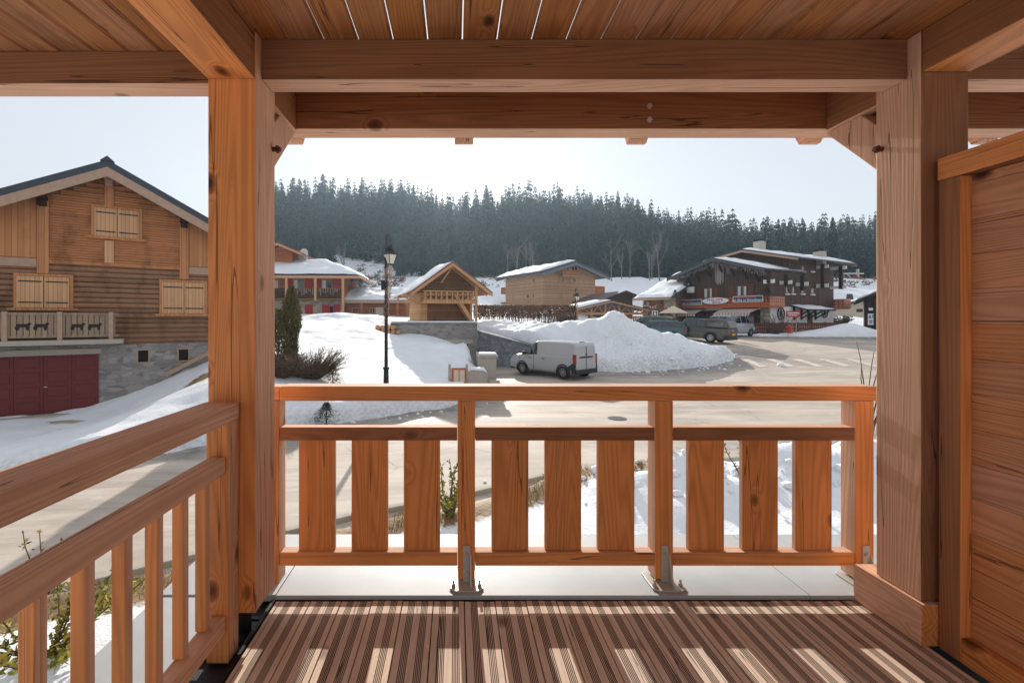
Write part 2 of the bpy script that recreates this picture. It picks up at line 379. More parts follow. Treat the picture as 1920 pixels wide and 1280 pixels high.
ROAD = [(-40, -10), (-12, 2.6), (-4.8, 6.0), (-2.7, 7.2), (-1.77, 7.7), (0, 8.4), (1.8, 9.4), (4, 10.1), (6, 10.5), (12, 12), (25, 15), (75, 24),
    (75, 40.4), (38, 40.8), (27.6, 41.0), (26.4, 43.4), (24, 45.5), (21, 46), (19, 43), (12, 42), (10, 37), (12.5, 33.2), (16.6, 30), (17.7, 27.9), (15, 25.6), (12.7, 24.6), (8.9, 23.9), (7.3, 24.6), (6.2, 26.0),
    (4.4, 27.4), (2.7, 30), (1.6, 31.5), (1.2, 31.5), (1.25, 22), (1.6, 19.3), (0, 16.6), (-1.65, 15.7), (-3.45, 14.5), (-6.7, 12.3), (-10, 10), (-14, 8.4), (-40, -2)]
def road_sd(x, y):
    """signed distance to the road outline, negative inside"""
    x = np.asarray(x, float); y = np.asarray(y, float); d = np.full(x.shape, 1e9); ins = np.zeros(x.shape, bool)
    n = len(ROAD)
    for i in range(n):
        ax, ay = ROAD[i]; bx, by = ROAD[(i + 1) % n]; ex, ey = bx - ax, by - ay
        t = np.clip(((x - ax) * ex + (y - ay) * ey) / (ex * ex + ey * ey), 0, 1)
        d = np.minimum(d, np.hypot(x - ax - t * ex, y - ay - t * ey))
        c = ((ay > y) != (by > y)) & (x < (bx - ax) * (y - ay) / (by - ay + 1e-12) + ax); ins ^= c
    return np.where(ins, -d, d)
TL = [(-400, 500), (300, 500), (400, 455), (480, 385), (515, 368), (600, 362), (700, 364), (760, 366), (860, 392), (960, 376), (1060, 380), (1160, 386), (1240, 404),
      (1300, 410), (1400, 432), (1500, 438), (1560, 430), (1640, 420), (2400, 430)]
def hill(x, y):
    px = VX + F * x / np.maximum(y, 20)
    ty = np.interp(px, [a for a, b in TL], [b for a, b in TL])
    ridge = EYE + (VY - ty) * 265 / F - 20
    low = np.interp(y, [45, 60, 72, 82, 100, 130], [1.0, 1.5, 2.2, 3.8, 8.0, 12.6])
    k = sstep(130, 262, y)
    return low + (ridge - np.minimum(low, 12.6)) * k - np.maximum(y - 265, 0) * .15
def snow_z(x, y):
    x = np.asarray(x, float); y = np.asarray(y, float)
    b = base_z(x, y)
    G = lambda cx, cy, sx, sy, h, p=1: h * np.exp(-((((x - cx) / sx) ** 2 + ((y - cy) / sy) ** 2) ** p))
    # ploughed heap beside the parked van, and smaller heaps
    b = b + G(9.3, 27.2, 1.9, 1.9, 1.35) + G(11.2, 27.6, 2.2, 1.8, .9) + G(13.8, 27.6, 2.0, 1.7, .8) + G(7.4, 28.6, 2.2, 1.5, 1.0) + G(16, 27.9, 1.2, 1.1, .25)
    b = b + G(4.2, 8.55, .45, .5, .62) + G(6.35, 8.9, .8, .55, .7) + G(5.3, 8.2, .9, .6, .3) + G(2.9, 8.3, .5, .5, .35) + G(3.2, 7.6, .9, .7, .25) + G(8.5, 9.3, 1.4, .7, .6)
    b = b + G(-6.2, 34, 1.6, 2.2, .55) + G(-9.5, 36, 3.0, 1.5, .55) + G(5.5, 30.8, 1.6, .8, .25) + G(2.2, 33.2, 1.2, .8, .22) + G(36.8, 42.8, 2.2, .9, .95) + G(33.6, 42.5, 2.0, .8, .35) + G(28.0, 42.2, 1.6, .5, .15)
    b = b + fbm(x * .35, y * .35, 3) * .16 + fbm(x * 1.6, y * 1.6, 3) * .07
    rough = np.exp(-(((x - 10.5) / 7) ** 2 + ((y - 27) / 4) ** 2)) + np.exp(-(((x - 4.6) / 3) ** 2 + ((y - 33) / 3) ** 2)) + np.exp(-(((x - 5) / 4) ** 2 + ((y - 9) / 1.5) ** 2))
    b = b + rough * (fbm(x * 1.7, y * 1.7, 4) * .34 + np.abs(fbm(x * 4.3 + 9, y * 4.3, 2)) * .07)
    h = hill(x, y) + fbm(x * .08, y * .08, 3) * 1.6 + fbm(x * .4, y * .4, 2) * .3
    b = b + (h - b) * sstep(54, 68, y)
    d = road_sd(x, y) + fbm(x * 1.3, y * 1.3, 3) * .28
    rz = road_z(x, y)
    edge = sstep(-.02, .7, d)
    bank = .10 * np.exp(-((d - .55) / .35) ** 2)
    b = b + np.exp(-((d - .6) / .7) ** 2) * (y > 10.5) * (np.abs(fbm(x * 3.1, y * 3.1, 4)) * .14 - .02)
    b2 = rz - .35 + (b + bank - (rz - .35)) * edge
    b2 = np.where(y > 48, b, b2)
    return b2
def at(px, py, Y): return Vector(((px - VX) / F * Y, Y, EYE + (VY - py) / F * Y))
def S1(x, y): return float(snow_z(np.array([x]), np.array([y]))[0])
def R1(x, y): return float(road_z(np.array([x]), np.array([y]))[0])

def grid_obj(name, xs, ys, zf, mat, attrs=()):
    X, Y = np.meshgrid(xs, ys); Z = zf(X, Y); n, m_ = X.shape
    co = np.stack([X, Y, Z], -1).reshape(-1, 3).astype(np.float32)
    i = np.arange(n - 1)[:, None] * m_ + np.arange(m_ - 1)[None]
    q = np.stack([i, i + 1, i + m_ + 1, i + m_], -1).reshape(-1, 4).astype(np.int32)
    me = bpy.data.meshes.new(name); me.vertices.add(len(co)); me.vertices.foreach_set('co', co.ravel())
    me.loops.add(q.size); me.loops.foreach_set('vertex_index', q.ravel()); me.polygons.add(len(q))
    me.polygons.foreach_set('loop_start', np.arange(0, q.size, 4, dtype=np.int32))
    me.polygons.foreach_set('use_smooth', np.ones(len(q), bool))
    me.update(calc_edges=True); me.validate()
    for an, fn in attrs:
        a = me.attributes.new(an, 'FLOAT', 'POINT'); a.data.foreach_set('value', fn(X, Y).ravel().astype(np.float32))
    me.materials.append(mat)
    o = bpy.data.objects.new(name, me); COL.objects.link(o); return o
def spaced(a, b, lo, hi, step, grow=1.12):
    v = list(np.arange(lo, hi, step)); s = step; x = v[-1]
    while x < b: s = min(s * grow, 6); x += s; v.append(x)
    s = step; x = v[0]
    while x > a: s = min(s * grow, 6); x -= s; v.insert(0, x)
    return np.array(v)
xs = spaced(-170, 300, -12, 19, .14, 1.04); ys = spaced(-8, 330, 3.5, 34, .14, 1.035)
def soil(x, y):
    d = road_sd(x, y)
    v = np.exp(-((d - .75) / .45) ** 2) * (y < 9.4 + .55 * x + .3 * np.abs(x)) * (y < 11.2) * (x < 4.2) * (x > -12) * .85
    v = np.maximum(v, .7 * np.exp(-((x + 9.6) ** 2 / .5 + (y - 17.2) ** 2 / .5)))
    v = np.maximum(v, .6 * (y > 178))
    return v
def dirt(x, y):
    d = road_sd(x, y)
    return np.clip(np.exp(-(d / .6) ** 2) * .42 + .25 * np.exp(-(((x - 11) / 5) ** 2 + ((y - 25.5) / 1.6) ** 2)), 0, 1) * (y < 50)
ground = grid_obj('snow_ground', xs, ys, snow_z, M['snow'], (('soil', soil), ('dirt', dirt)))
tag(ground, kind='structure')
def wet(x, y):
    d = -road_sd(x, y)
    v = np.exp(-(d / 1.3) ** 2) * (y > 11) * .9
    v = np.maximum(v, .9 * sstep(36.5, 38.5, y))
    v = np.maximum(v, .7 * np.exp(-(((x - 1) / 3.0) ** 2 + ((y - 18.6) / 1.3) ** 2)))
    return v * (x < 60)
road = grid_obj('road', spaced(-45, 80, -12, 40, .5, 1.1), spaced(-10, 52, 3, 48, .5, 1.1), road_z, M['asphalt'], (('wet', wet),))
tag(road, kind='structure')
# kerb stones along the garden side
kb = MB()
pts = [(-12, 2.6), (-4.8, 6.0), (-2.7, 7.2), (-1.77, 7.7), (0, 8.4), (1.8, 9.4), (4, 10.1), (6, 10.5), (12, 12), (25, 15)]
for (ax, ay), (bx, by) in zip(pts, pts[1:]):
    n = max(1, int(math.hypot(bx - ax, by - ay) / .9))
    for k in range(n):
        p = [ax + (bx - ax) * t for t in (k / n, (k + .985) / n)]; q = [ay + (by - ay) * t for t in (k / n, (k + .985) / n)]
        kb.bar((p[0], q[0], R1(p[0], q[0]) - .03), (p[1], q[1], R1(p[1], q[1]) - .03), .14, .24)
tag(kb.build('kerb', M['concrete'], bevel=.015), kind='structure')
# dead grass standing along the kerb
gr_ = random.Random(41); gm = MB()
for k in range(7000):
    i = gr_.randrange(0, 6); t = gr_.random(); (ax, ay), (bx, by) = pts[i], pts[i + 1]; o_ = gr_.uniform(.25, 1.05)
    L_ = math.hypot(bx - ax, by - ay); x = ax + (bx - ax) * t + (by - ay) / L_ * o_; y = ay + (by - ay) * t - (bx - ax) / L_ * o_
    if float(vnoise(x * 1.7, y * 1.7)) + .5 < .36 or x > 4.4: continue
    z = S1(x, y); a = gr_.uniform(0, 6.28); h = gr_.uniform(.03, .10); l = gr_.uniform(.02, .09); w_ = .006
    gm.add([(x - w_ * math.sin(a), y + w_ * math.cos(a), z - .01), (x + w_ * math.sin(a), y - w_ * math.cos(a), z - .01), (x + l * math.cos(a), y + l * math.sin(a), z + h)], [(0, 1, 2)])
gmat = NT('dead_grass'); ge_ = gmat.n('ShaderNodeNewGeometry'); gmm = gmat.fin(gmat.mix(ge_.outputs['Random Per Island'], srgb(96, 74, 44), srgb(186, 156, 108)), .9)
go = gm.build('grass', gmm, None, fix=False); tag(go, 'dead brown grass tufts along the snowy kerb', 'grass', None, 'stuff')
# broken lumps of ploughed snow
ck_ = random.Random(88); lm_ = MB(); ICO = bmesh.new(); bmesh.ops.create_icosphere(ICO, subdivisions=1, radius=1); IV = [v.co.copy() for v in ICO.verts]; IFc = [tuple(v.index for v in f.verts) for f in ICO.faces]; ICO.free()
def lump(x, y, r_):
    z = max(S1(x, y), R1(x, y)); sc3 = (r_ * ck_.uniform(.7, 1.3), r_ * ck_.uniform(.7, 1.3), r_ * ck_.uniform(.5, .9))
    lm_.add([(x + v.x * sc3[0] * ck_.uniform(.8, 1.2), y + v.y * sc3[1] * ck_.uniform(.8, 1.2), z + r_ * .25 + v.z * sc3[2] * ck_.uniform(.8, 1.2)) for v in IV], IFc)
edge_ = ROAD[10:] ; nL = 0
for (ax, ay), (bx, by) in list(zip(ROAD, ROAD[1:]))[13:]:
    L_ = math.hypot(bx - ax, by - ay)
    for k in range(int(L_ * 3)):
        t = ck_.random(); o_ = ck_.gauss(-.05, .32); x = ax + (bx - ax) * t + (by - ay) / L_ * o_; y = ay + (by - ay) * t - (bx - ax) / L_ * o_
        lump(x, y, abs(ck_.gauss(.0, .045)) + .015)
for k in range(60): lump(ck_.gauss(10.5, 3.0), ck_.uniform(24.0, 27.5), abs(ck_.gauss(.0, .06)) + .02)
for k in range(160): lump(ck_.gauss(5, 1.8), ck_.uniform(7.6, 9.6), abs(ck_.gauss(.03, .04)) + .015)
tag(lm_.build('snow_lumps', M['snow'], None, fix=False, smooth=True), 'broken lumps of ploughed snow strewn along the road edges', 'snow', None, 'stuff')
# worn crossing stripes and a manhole cover
g_ = NT('worn_white_paint'); n_ = g_.noise(g_.coords(), 3.5, 5, .7); cw = g_.fin(g_.mix(g_.ramp(n_, [(.42, 0.0), (.56, 1.0)]), srgb(178, 166, 152), srgb(208, 198, 186)), .8)
zb = MB()
for k in range(6):
    cx, cy = 15.2 + k * 1.45, 25.1 - k * .12
    if k in (0,): continue
    P = [(cx, cy), (cx + .5, cy), (cx + .95, cy + 2.4), (cx + .45, cy + 2.4)]
    zb.add([(a, b, R1(a, b) + .012) for a, b in P], [(0, 1, 2, 3)])
tag(zb.build('road_marking', cw), kind='structure')
mc = MB(); c0 = (5.28, 14.9); mc.cyl((c0[0], c0[1], R1(*c0) - .02), (c0[0], c0[1], R1(*c0) + .012), .3, n=24)
mcf = mc.build('manhole_cover', M['iron']); tag(mcf, 'round dark manhole cover in the road before the snow heap', 'manhole cover')
# ================================================================ the balcony
# material slot order for box faces: bottom, top, front(-y), right(+x), back(+y), left(-x)
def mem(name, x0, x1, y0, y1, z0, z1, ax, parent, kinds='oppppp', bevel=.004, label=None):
    """a squared timber; kinds gives o(varnished) / p(weathered, with bounced light put into the colour) / r(reddish) for each of the six faces"""
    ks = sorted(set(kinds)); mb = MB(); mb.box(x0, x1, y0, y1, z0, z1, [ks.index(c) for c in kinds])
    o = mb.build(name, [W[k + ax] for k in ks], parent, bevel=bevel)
    if label: o['label'] = label
    return o
ZC = 2.466
frame = thing('balcony_frame', 'squared larch posts, beams and boarded ceiling around the balcony opening', 'balcony', (0, 0, 0))
# ceiling boards with open joints
cb = MB()
for k in range(-44, 29):
    x = .0265 + k * .145
    cb.box(x + .0025, x + .1425, -1.6, 2.80 if x > -1.1 else 2.14, ZC, ZC + .027)
cb.build('ceiling_board', W['c'], frame, bevel=.009, seg=1, fix=False)
# posts
for nm, xa, lab in (('left', -1.0, 'orange post beside the side railing'), ('right', 1.873, 'weathered post standing on a square block')):
    xb = xa + .193
    z0 = .12 if xa < 0 else .168
    kinds = 'ppopop' if xa < 0 else 'ppopop'
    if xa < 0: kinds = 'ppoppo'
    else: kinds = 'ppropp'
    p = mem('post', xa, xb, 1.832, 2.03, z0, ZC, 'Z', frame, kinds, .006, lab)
    pg = MB(); px_ = xb if xa < 0 else xa
    s = 1 if xa < 0 else -1
    pg.cyl((px_ - s * .02, 2.0, 2.05), (px_ + s * .035, 2.0, 2.05), .011, n=8); pg.cyl((px_ + s * .018, 2.0, 2.05), (px_ + s * .026, 2.0, 2.05), .017, n=6)
    pg.build('peg', M['rusty'], p)
    if xa < 0:
        ft = MB(); ft.box(-.99, -.82, 1.86, 2.02, .105, .1195); ft.cyl((-.904, 1.94, -.03), (-.904, 1.94, .11), .03); ft.box(-.98, -.83, 1.87, 2.01, -.029, -.018)
        ft.build('post_foot', M['iron'], p)
mem('block', 1.85, 2.08, 1.81, 2.12,   .002, .166, 'Y', frame, 'ppoppp', .005, 'squared block under the right post')
# beams across
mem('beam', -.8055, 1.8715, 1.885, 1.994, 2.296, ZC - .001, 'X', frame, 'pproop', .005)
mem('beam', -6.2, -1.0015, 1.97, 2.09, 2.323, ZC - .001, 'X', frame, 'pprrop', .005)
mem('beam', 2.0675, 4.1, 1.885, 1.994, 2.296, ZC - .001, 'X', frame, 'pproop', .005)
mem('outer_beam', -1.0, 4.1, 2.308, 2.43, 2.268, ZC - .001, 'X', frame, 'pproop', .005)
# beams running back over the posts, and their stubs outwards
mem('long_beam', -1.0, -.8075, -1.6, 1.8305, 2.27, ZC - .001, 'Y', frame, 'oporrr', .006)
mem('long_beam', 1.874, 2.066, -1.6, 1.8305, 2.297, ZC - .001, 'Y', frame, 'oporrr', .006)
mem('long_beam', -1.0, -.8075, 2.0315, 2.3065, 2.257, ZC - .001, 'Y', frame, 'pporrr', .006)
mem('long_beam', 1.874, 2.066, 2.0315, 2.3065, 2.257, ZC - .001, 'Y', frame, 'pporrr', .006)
# diagonal braces under the stubs
for xa in (-.975, 1.895):
    b = MB(); b.prism([(2.0315, 1.955), (2.335, 2.2565), (2.306, 2.2565), (2.13, 2.2565), (2.0315, 2.158)], xa, xa + .15, 0, 'yz')
    b.build('brace', W['pZ'], frame, bevel=.004)
# corbel ends under the outer beam
for cx in (-.88, .043, .977, 1.913, 2.85):
    b = MB(); b.prism([(2.4315, 2.36), (2.4315, 2.267), (2.45, 2.25), (2.475, 2.25), (2.50, 2.29), (2.50, 2.36)], cx - .05, cx + .05, 0, 'yz')
    b.build('corbel', W['pY'], frame, bevel=.004)
for z in (2.312, 2.382):
    b = MB(); b.cyl((.98, 2.3075, z), (.98, 2.299, z), .014, n=6); b.build('bolt', M['galv'], frame)

# deck of grooved boards
dk = MB()
prof = [(0, 0)]
wd = .137
for g0 in (.027, .086):
    for k in range(5):
        a = g0 + k * .0063; prof += [(a, 0), (a + .0004, -.005), (a + .0032, -.005), (a + .0036, 0)]
prof += [(wd, 0)]
poly = [(a, b) for a, b in prof] + [(wd, -.025), (0, -.025)]
drs = random.Random(4)
for k in range(-7, 13):
    x = .0405 + k * .142
    if x + wd > 1.90: break
    if x < -.83:
        continue
    dz = drs.uniform(-.0012, .0006); ye = 2.108 + drs.uniform(-.004, .003)
    dk.prism([(x + a, b + dz) for a, b in poly], -1.6, ye, [0, 0] + [1 if (i < 41 and i % 4 in (1, 2, 3)) else 0 for i in range(len(poly))])
dk.box(-.83, .0405 - 6 * .142 - .004, -1.6, 2.105, -.025, 0)
deck = dk.build('deck', [W['deck'], W['groove']], None)
tag(deck, 'floor of grooved brown timber decking boards running outwards', 'decking')
# sheet metal ledge, bitumen gutter and the wall that carries them
led = thing('metal_ledge', 'flat grey sheet metal ledge beneath the balcony railings', 'ledge')
b = MB(); b.box(-.84, 1.648, 2.115, 2.72, -.012, .020); b.build('sheet', M['metal_sheet'], led, bevel=.003)
b = MB(); b.box(1.652, 4.2, 2.115, 2.72, -.012, .0195); b.build('sheet', M['metal_sheet'], led, bevel=.003)
b = MB(); b.box(-1.39, -.844, 2.122, 2.72, -.012, .0195); b.build('sheet', M['metal_sheet'], led, bevel=.003)
b = MB(); b.box(-1.39, -1.02, -1.6, 2.118, -.014, .014); b.build('sheet', M['metal_sheet'], led, bevel=.003)
b = MB(); b.box(-1.375, 4.2, -1.6, 2.705, -.06, -.03); b.build('gutter_lining', M['bitumen'], led)
b = MB(); b.box(-.852, -.838, -1.6, 2.112, -.029, .004); b.box(-.838, 1.84, 2.1085, 2.1145, -.02, .002)
for y in (1.55, 1.78, 2.0): b.box(-1.0, -.853, y, y + .018, -.029, -.012)
b.build('drain_channel', M['iron'], led)
b = MB(); b.box(-1.33, 4.2, -1.6, 2.66, -2.6, -.0605); b.build('base_wall', M['concrete'], led)

# front railing
rail = thing('front_railing', 'orange larch front railing with wide upright boards', 'railing', (0, 2.2, 0))
def rmem(name, x0, x1, y0, y1, z0, z1, ax, kinds='pprppp', bevel=.004, parent=None):
    return mem(name, x0, x1, y0 - 2.2, y1 - 2.2, z0, z1, ax, parent or rail, kinds, bevel)
PX = [(-.954, -.862), (.008, .093), (.969, 1.058), (1.945, 2.036)]
rmem('top_rail', -.858, 2.05, 2.210, 2.322, .906, .977, 'X', 'ppoppp', .006)
b = rmem('top_rail', -.97, -.861, 2.218, 2.318, .908, .975, 'X', 'ppoppp', .006)
for i, (a, c) in enumerate(PX):
    z0 = .038 if i else .0
    post = rmem('railing_post', a, c, 2.215, 2.303, z0, .9055, 'Z', 'ppoppp', .004)
    if i in (1, 2, 3):
        m0 = (a + c) / 2
        br = MB()
        oc = [(m0 - .08, 2.16), (m0 - .055, 2.137), (m0 + .055, 2.137), (m0 + .08, 2.16), (m0 + .08, 2.29), (m0 + .055, 2.313), (m0 - .055, 2.313), (m0 - .08, 2.29)]
        br.prism([(x, y - 2.2) for x, y in oc], .0205, .0295, 0, 'xy')
        br.box(m0 - .016, m0 + .018, .006, .0145, .03, .205)
        br.prism([(-.045, .03), (.0055, .03), (.0055, .165)], m0 + .018, m0 + .024, 0, 'yz')
        bk = br.build('bracket', M['galv'], rail, bevel=.0015)
        bo = MB()
        for z in (.075, .165): bo.cyl((m0 + .001, .0065, z), (m0 + .001, -.001, z), .0105, n=6); bo.cyl((m0 + .001, -.001, z), (m0 + .001, -.004, z), .007, n=8)
        for sx in (-1, 1):
            for yy in (2.18,): bo.cyl((m0 + sx * .062, yy - 2.2, .0295), (m0 + sx * .062, yy - 2.2, .040), .011, n=6); bo.cyl((m0 + sx * .062, yy - 2.2, .04), (m0 + sx * .062, yy - 2.2, .058), .006, n=8)
        bo.build('bolt', M['galv'], bk)
for (a, c) in ((-.8585, .0065), (.0945, .9675), (1.0595, 1.9435)):
    rmem('middle_rail', a, c, 2.217, 2.277, .712, .777, 'X', 'pprppp', .004)
    rmem('bottom_rail', a, c, 2.217, 2.277, .102, .167, 'X', 'ppoppp', .004)
for pa, pb in ((560, 628), (659, 727), (757, 825), (922, 991), (1022, 1090), (1121, 1190), (1286, 1358), (1387, 1459), (1487, 1560)):
    s = 380.7
    xa, xb = (pa - VX) / s, (pb - VX) / s
    if pa > 1200: xa += .012
    rmem('upright_board', xa, xb, 2.2405, 2.267, .1675, .7115, 'Z', 'ppoppp', .003)
# side railing running back along the left
side = thing('side_railing', 'orange larch side railing with narrow balusters running towards the viewer', 'railing', (-.92, 0, 0))
def smem(name, x0, x1, y0, y1, z0, z1, ax, kinds='pporop', bevel=.004):
    return mem(name, x0 + .92, x1 + .92, y0, y1, z0, z1, ax, side, kinds, bevel)
smem('top_rail', -1.0, -.86, -1.6, 1.812, .906, .977, 'Y', 'ppoppp', .012)
smem('middle_rail', -.945, -.885, -1.6, 1.7485, .712, .777, 'Y', 'ppoppp', .005)
smem('bottom_rail', -.945, -.885, -1.6, 1.7485, .102, .167, 'Y', 'ppoppp', .005)
smem('railing_post', -.962, -.873, 1.75, 1.829, -.02, .9055, 'Z', 'ppoppo', .005)
for k in range(12):
    y = 1.668 - k * .1338
    smem('baluster', -.95, -.909, y - .015, y + .015, .1675, .7115, 'Z', 'ppoppo', .004)
# privacy screen on the right
scr = thing('privacy_screen', 'boarded larch privacy screen in a square timber frame on the right', 'screen', (1.93, 0, 0))
def cm(name, x0, x1, y0, y1, z0, z1, ax, kinds='pporoo', bevel=.004):
    return mem(name, x0 - 1.93, x1 - 1.93, y0, y1, z0, z1, ax, scr, kinds, bevel)
cm('stile', 1.915, 2.01, 1.727, 1.806, .002, 1.851, 'Z', 'pporor')
cm('top_rail', 1.912, 2.013, -1.6, 1.808, 1.8515, 1.94, 'Y', 'rrorro')
cm('bottom_rail', 1.915, 2.01, -1.6, 1.7255, .002, .098, 'Y', 'oooroo')
pb = MB(); prs = random.Random(9); z = .0985
while z < 1.85:
    h = min(.132, 1.8505 - z); pb.box(.026, .046, -1.6, 1.7265, z, z + h - .0012); z += h
pb.box(.0465, .056, -1.6, 1.7265, .0985, 1.8505)
pb.build('panel', W['panel'], scr, bevel=.0012, seg=1, fix=False)
# ================================================================ buildings
class Fr:
    """a house's own frame: x along its facade, y into the house, z up; origin (ox, oy, oz), turned by th"""
    def __init__(s, ox, oy, oz, th):
        s.o = Vector((ox, oy, oz)); s.th = th; s.cx, s.sx = math.cos(th), math.sin(th)
    def loc(s, p):
        d = Vector(p) - s.o; return Vector((d.x * s.cx + d.y * s.sx, -d.x * s.sx + d.y * s.cx, d.z))
    def face(s, px, py, y0=0.0):
        c = s.loc((0, 0, EYE)); d = Vector(((px - VX) / F, 1, (VY - py) / F)); d = Vector((d.x * s.cx + d.y * s.sx, -d.x * s.sx + d.y * s.cx, d.z))
        t = (y0 - c.y) / d.y; p = c + d * t; return p.x, p.z
    def side(s, px, py, x0=0.0):
        c = s.loc((0, 0, EYE)); d = Vector(((px - VX) / F, 1, (VY - py) / F)); d = Vector((d.x * s.cx + d.y * s.sx, -d.x * s.sx + d.y * s.cx, d.z))
        t = (x0 - c.x) / d.x; p = c + d * t; return p.y, p.z
    def thing(s, name, label, cat, group=None):
        return thing(name, label, cat, s.o, s.th, group)

def walls(root, x0, x1, D, z0, xr, zr, m, mat, y0=0.0, name='wall', m2=None):
    m2 = m if m2 is None else m2
    b = MB(); b.prism([(x0, z0), (x1, z0), (x1, zr - m2 * (x1 - xr)), (xr, zr), (x0, zr - m * (xr - x0))], y0, y0 + D)
    return b.build(name, mat, root)
def snow_on(root, P, u, v, nu, nv, th, seed=1, name='roof_snow', edge=.12, holes=0):
    """a snow layer lying on a roof plane: corner P, edges u (down the slope) and v (along the ridge)"""
    P, u, v = Vector(P), Vector(u), Vector(v); n = u.cross(v).normalized()
    if n.z < 0: n = -n
    vs = []; fs = []; 
    for i in range(nu + 1):
        for j in range(nv + 1):
            a, c = i / nu, j / nv
            e = min(min(a, 1 - a) * u.length, min(c, 1 - c) * v.length)
            q = P + u * a + v * c
            w_ = float(fbm(q.x * .6 + seed * 7, q.y * .6 + q.z, 3))
            w2 = float(fbm(q.x * 2.1 + seed * 3, q.y * 2.1, 2))
            h = th * (.75 + .9 * w_ + .2 * w2) * min(1, (e / edge)) ** .5 + .01
            vs.append(q + n * max(h, .01))
    st = nv + 1
    for i in range(nu):
        for j in range(nv): fs.append((i * st + j, i * st + j + 1, (i + 1) * st + j + 1, (i + 1) * st + j))
    b = MB(); b.add(vs, fs); return b.build(name, M['snow'], root, smooth=True)
def gable_roof(root, x0, x1, y0, y1, xr, zr, m, t=.16, mats=None, snow=(.22, .22), m2=None, fascia=.22, seed=1, rafters=True, name='roof', edge=.25, snowd=0.0):
    """two roof slabs meeting over xr; x0/x1 are the eaves, y0/y1 the verges; zr is the underside at the ridge"""
    m2 = m if m2 is None else m2; mats = mats or (M['roofdk'], M['fascia'])
    zl, zq = zr - m * (xr - x0), zr - m2 * (x1 - xr)
    b = MB(); b.prism([(x0, zl), (xr, zr), (x1, zq), (x1, zq + t), (xr, zr + t), (x0, zl + t)], y0, y1)
    o = b.build(name, mats[0], root)
    g = .03
    for yy in (y0 - g, y1 - .02):
        f = MB(); f.prism([(x0, zl - fascia), (xr, zr - fascia), (x1, zq - fascia), (x1, zq + .02), (xr, zr + .02), (x0, zl + .02)], yy, yy + g + .02)
        f.build('fascia', mats[1], o)
    D = y1 - y0
    if snow[0]: snow_on(o, (xr - .02, y0 + .06 + snowd, zr + t), (x0 + .1 - xr, 0, zl - zr + .0), (0, D - .12 - snowd, 0), 14, 22, snow[0], seed, edge=edge)
    if snow[1]: snow_on(o, (xr + .02, y0 + .06, zr + t), (x1 - .1 - xr, 0, zq - zr), (0, D - .12, 0), 14, 22, snow[1], seed + 5, edge=edge)
    return o
def window(root, x, z, w_, h, y=-.02, fr=None, pane=None, mull=1, name='window', deep=.06, side=False, parent_frame=.07):
    """frame with a pane; side=True puts it on a wall that faces along x (x is then the coordinate along y)"""
    fr = fr or M['timber']; pane = pane or M['glass']; fw = parent_frame
    b = MB(); q = MB()
    def bx(mb, a0, a1, d0, d1, z0, z1):
        if side:
            s = 1 if side == 1 else -1
            e = sorted((y + s * d0 * -1, y + s * d1 * -1)); mb.box(e[0], e[1], a0, a1, z0, z1)
        else: mb.box(a0, a1, y + d0, y + d1, z0, z1)
    bx(b, x, x + fw, -deep, .02, z, z + h); bx(b, x + w_ - fw, x + w_, -deep, .02, z, z + h)
    bx(b, x + fw, x + w_ - fw, -deep, .02, z, z + fw); bx(b, x + fw, x + w_ - fw, -deep, .02, z + h - fw, z + h)
    for k in range(mull):
        c = x + w_ * (k + 1) / (mull + 1); bx(b, c - fw * .4, c + fw * .4, -deep + .005, .018, z + fw, z + h - fw)
    o = b.build(name, fr, root)
    bx(q, x + fw * .9, x + w_ - fw * .9, -.012, .01, z + fw * .9, z + h - fw * .9)
    q.build('pane', pane, o); return o
def panelbox(root, name, x0, x1, y0, y1, z0, z1, mat, bevel=0, label=None):
    b = MB(); b.box(min(x0, x1), max(x0, x1), min(y0, y1), max(y0, y1), min(z0, z1), max(z0, z1)); o = b.build(name, mat, root, bevel=bevel)
    if label: o['label'] = label
    return o
def text(parent, s, size, loc, rot, mat, name='lettering', shear=0, sx=1.0, ext=.01, align='CENTER'):
    cu = bpy.data.curves.new(name, 'FONT'); cu.body = s; cu.size = size; cu.shear = shear; cu.extrude = ext; cu.align_x = align; cu.align_y = 'CENTER'
    cu.offset = size * .012
    o = bpy.data.objects.new(name, cu); COL.objects.link(o); o.parent = parent; o.location = loc; o.rotation_euler = rot; o.scale = (sx, 1, 1)
    cu.materials.append(mat); bpy.context.view_layer.update()
    me = bpy.data.meshes.new_from_object(o); o2 = bpy.data.objects.new(name, me); COL.objects.link(o2); o2.parent = parent; o2.location = loc; o2.rotation_euler = rot; o2.scale = (sx, 1, 1)
    bpy.data.objects.remove(o); o2.name = name; return o2
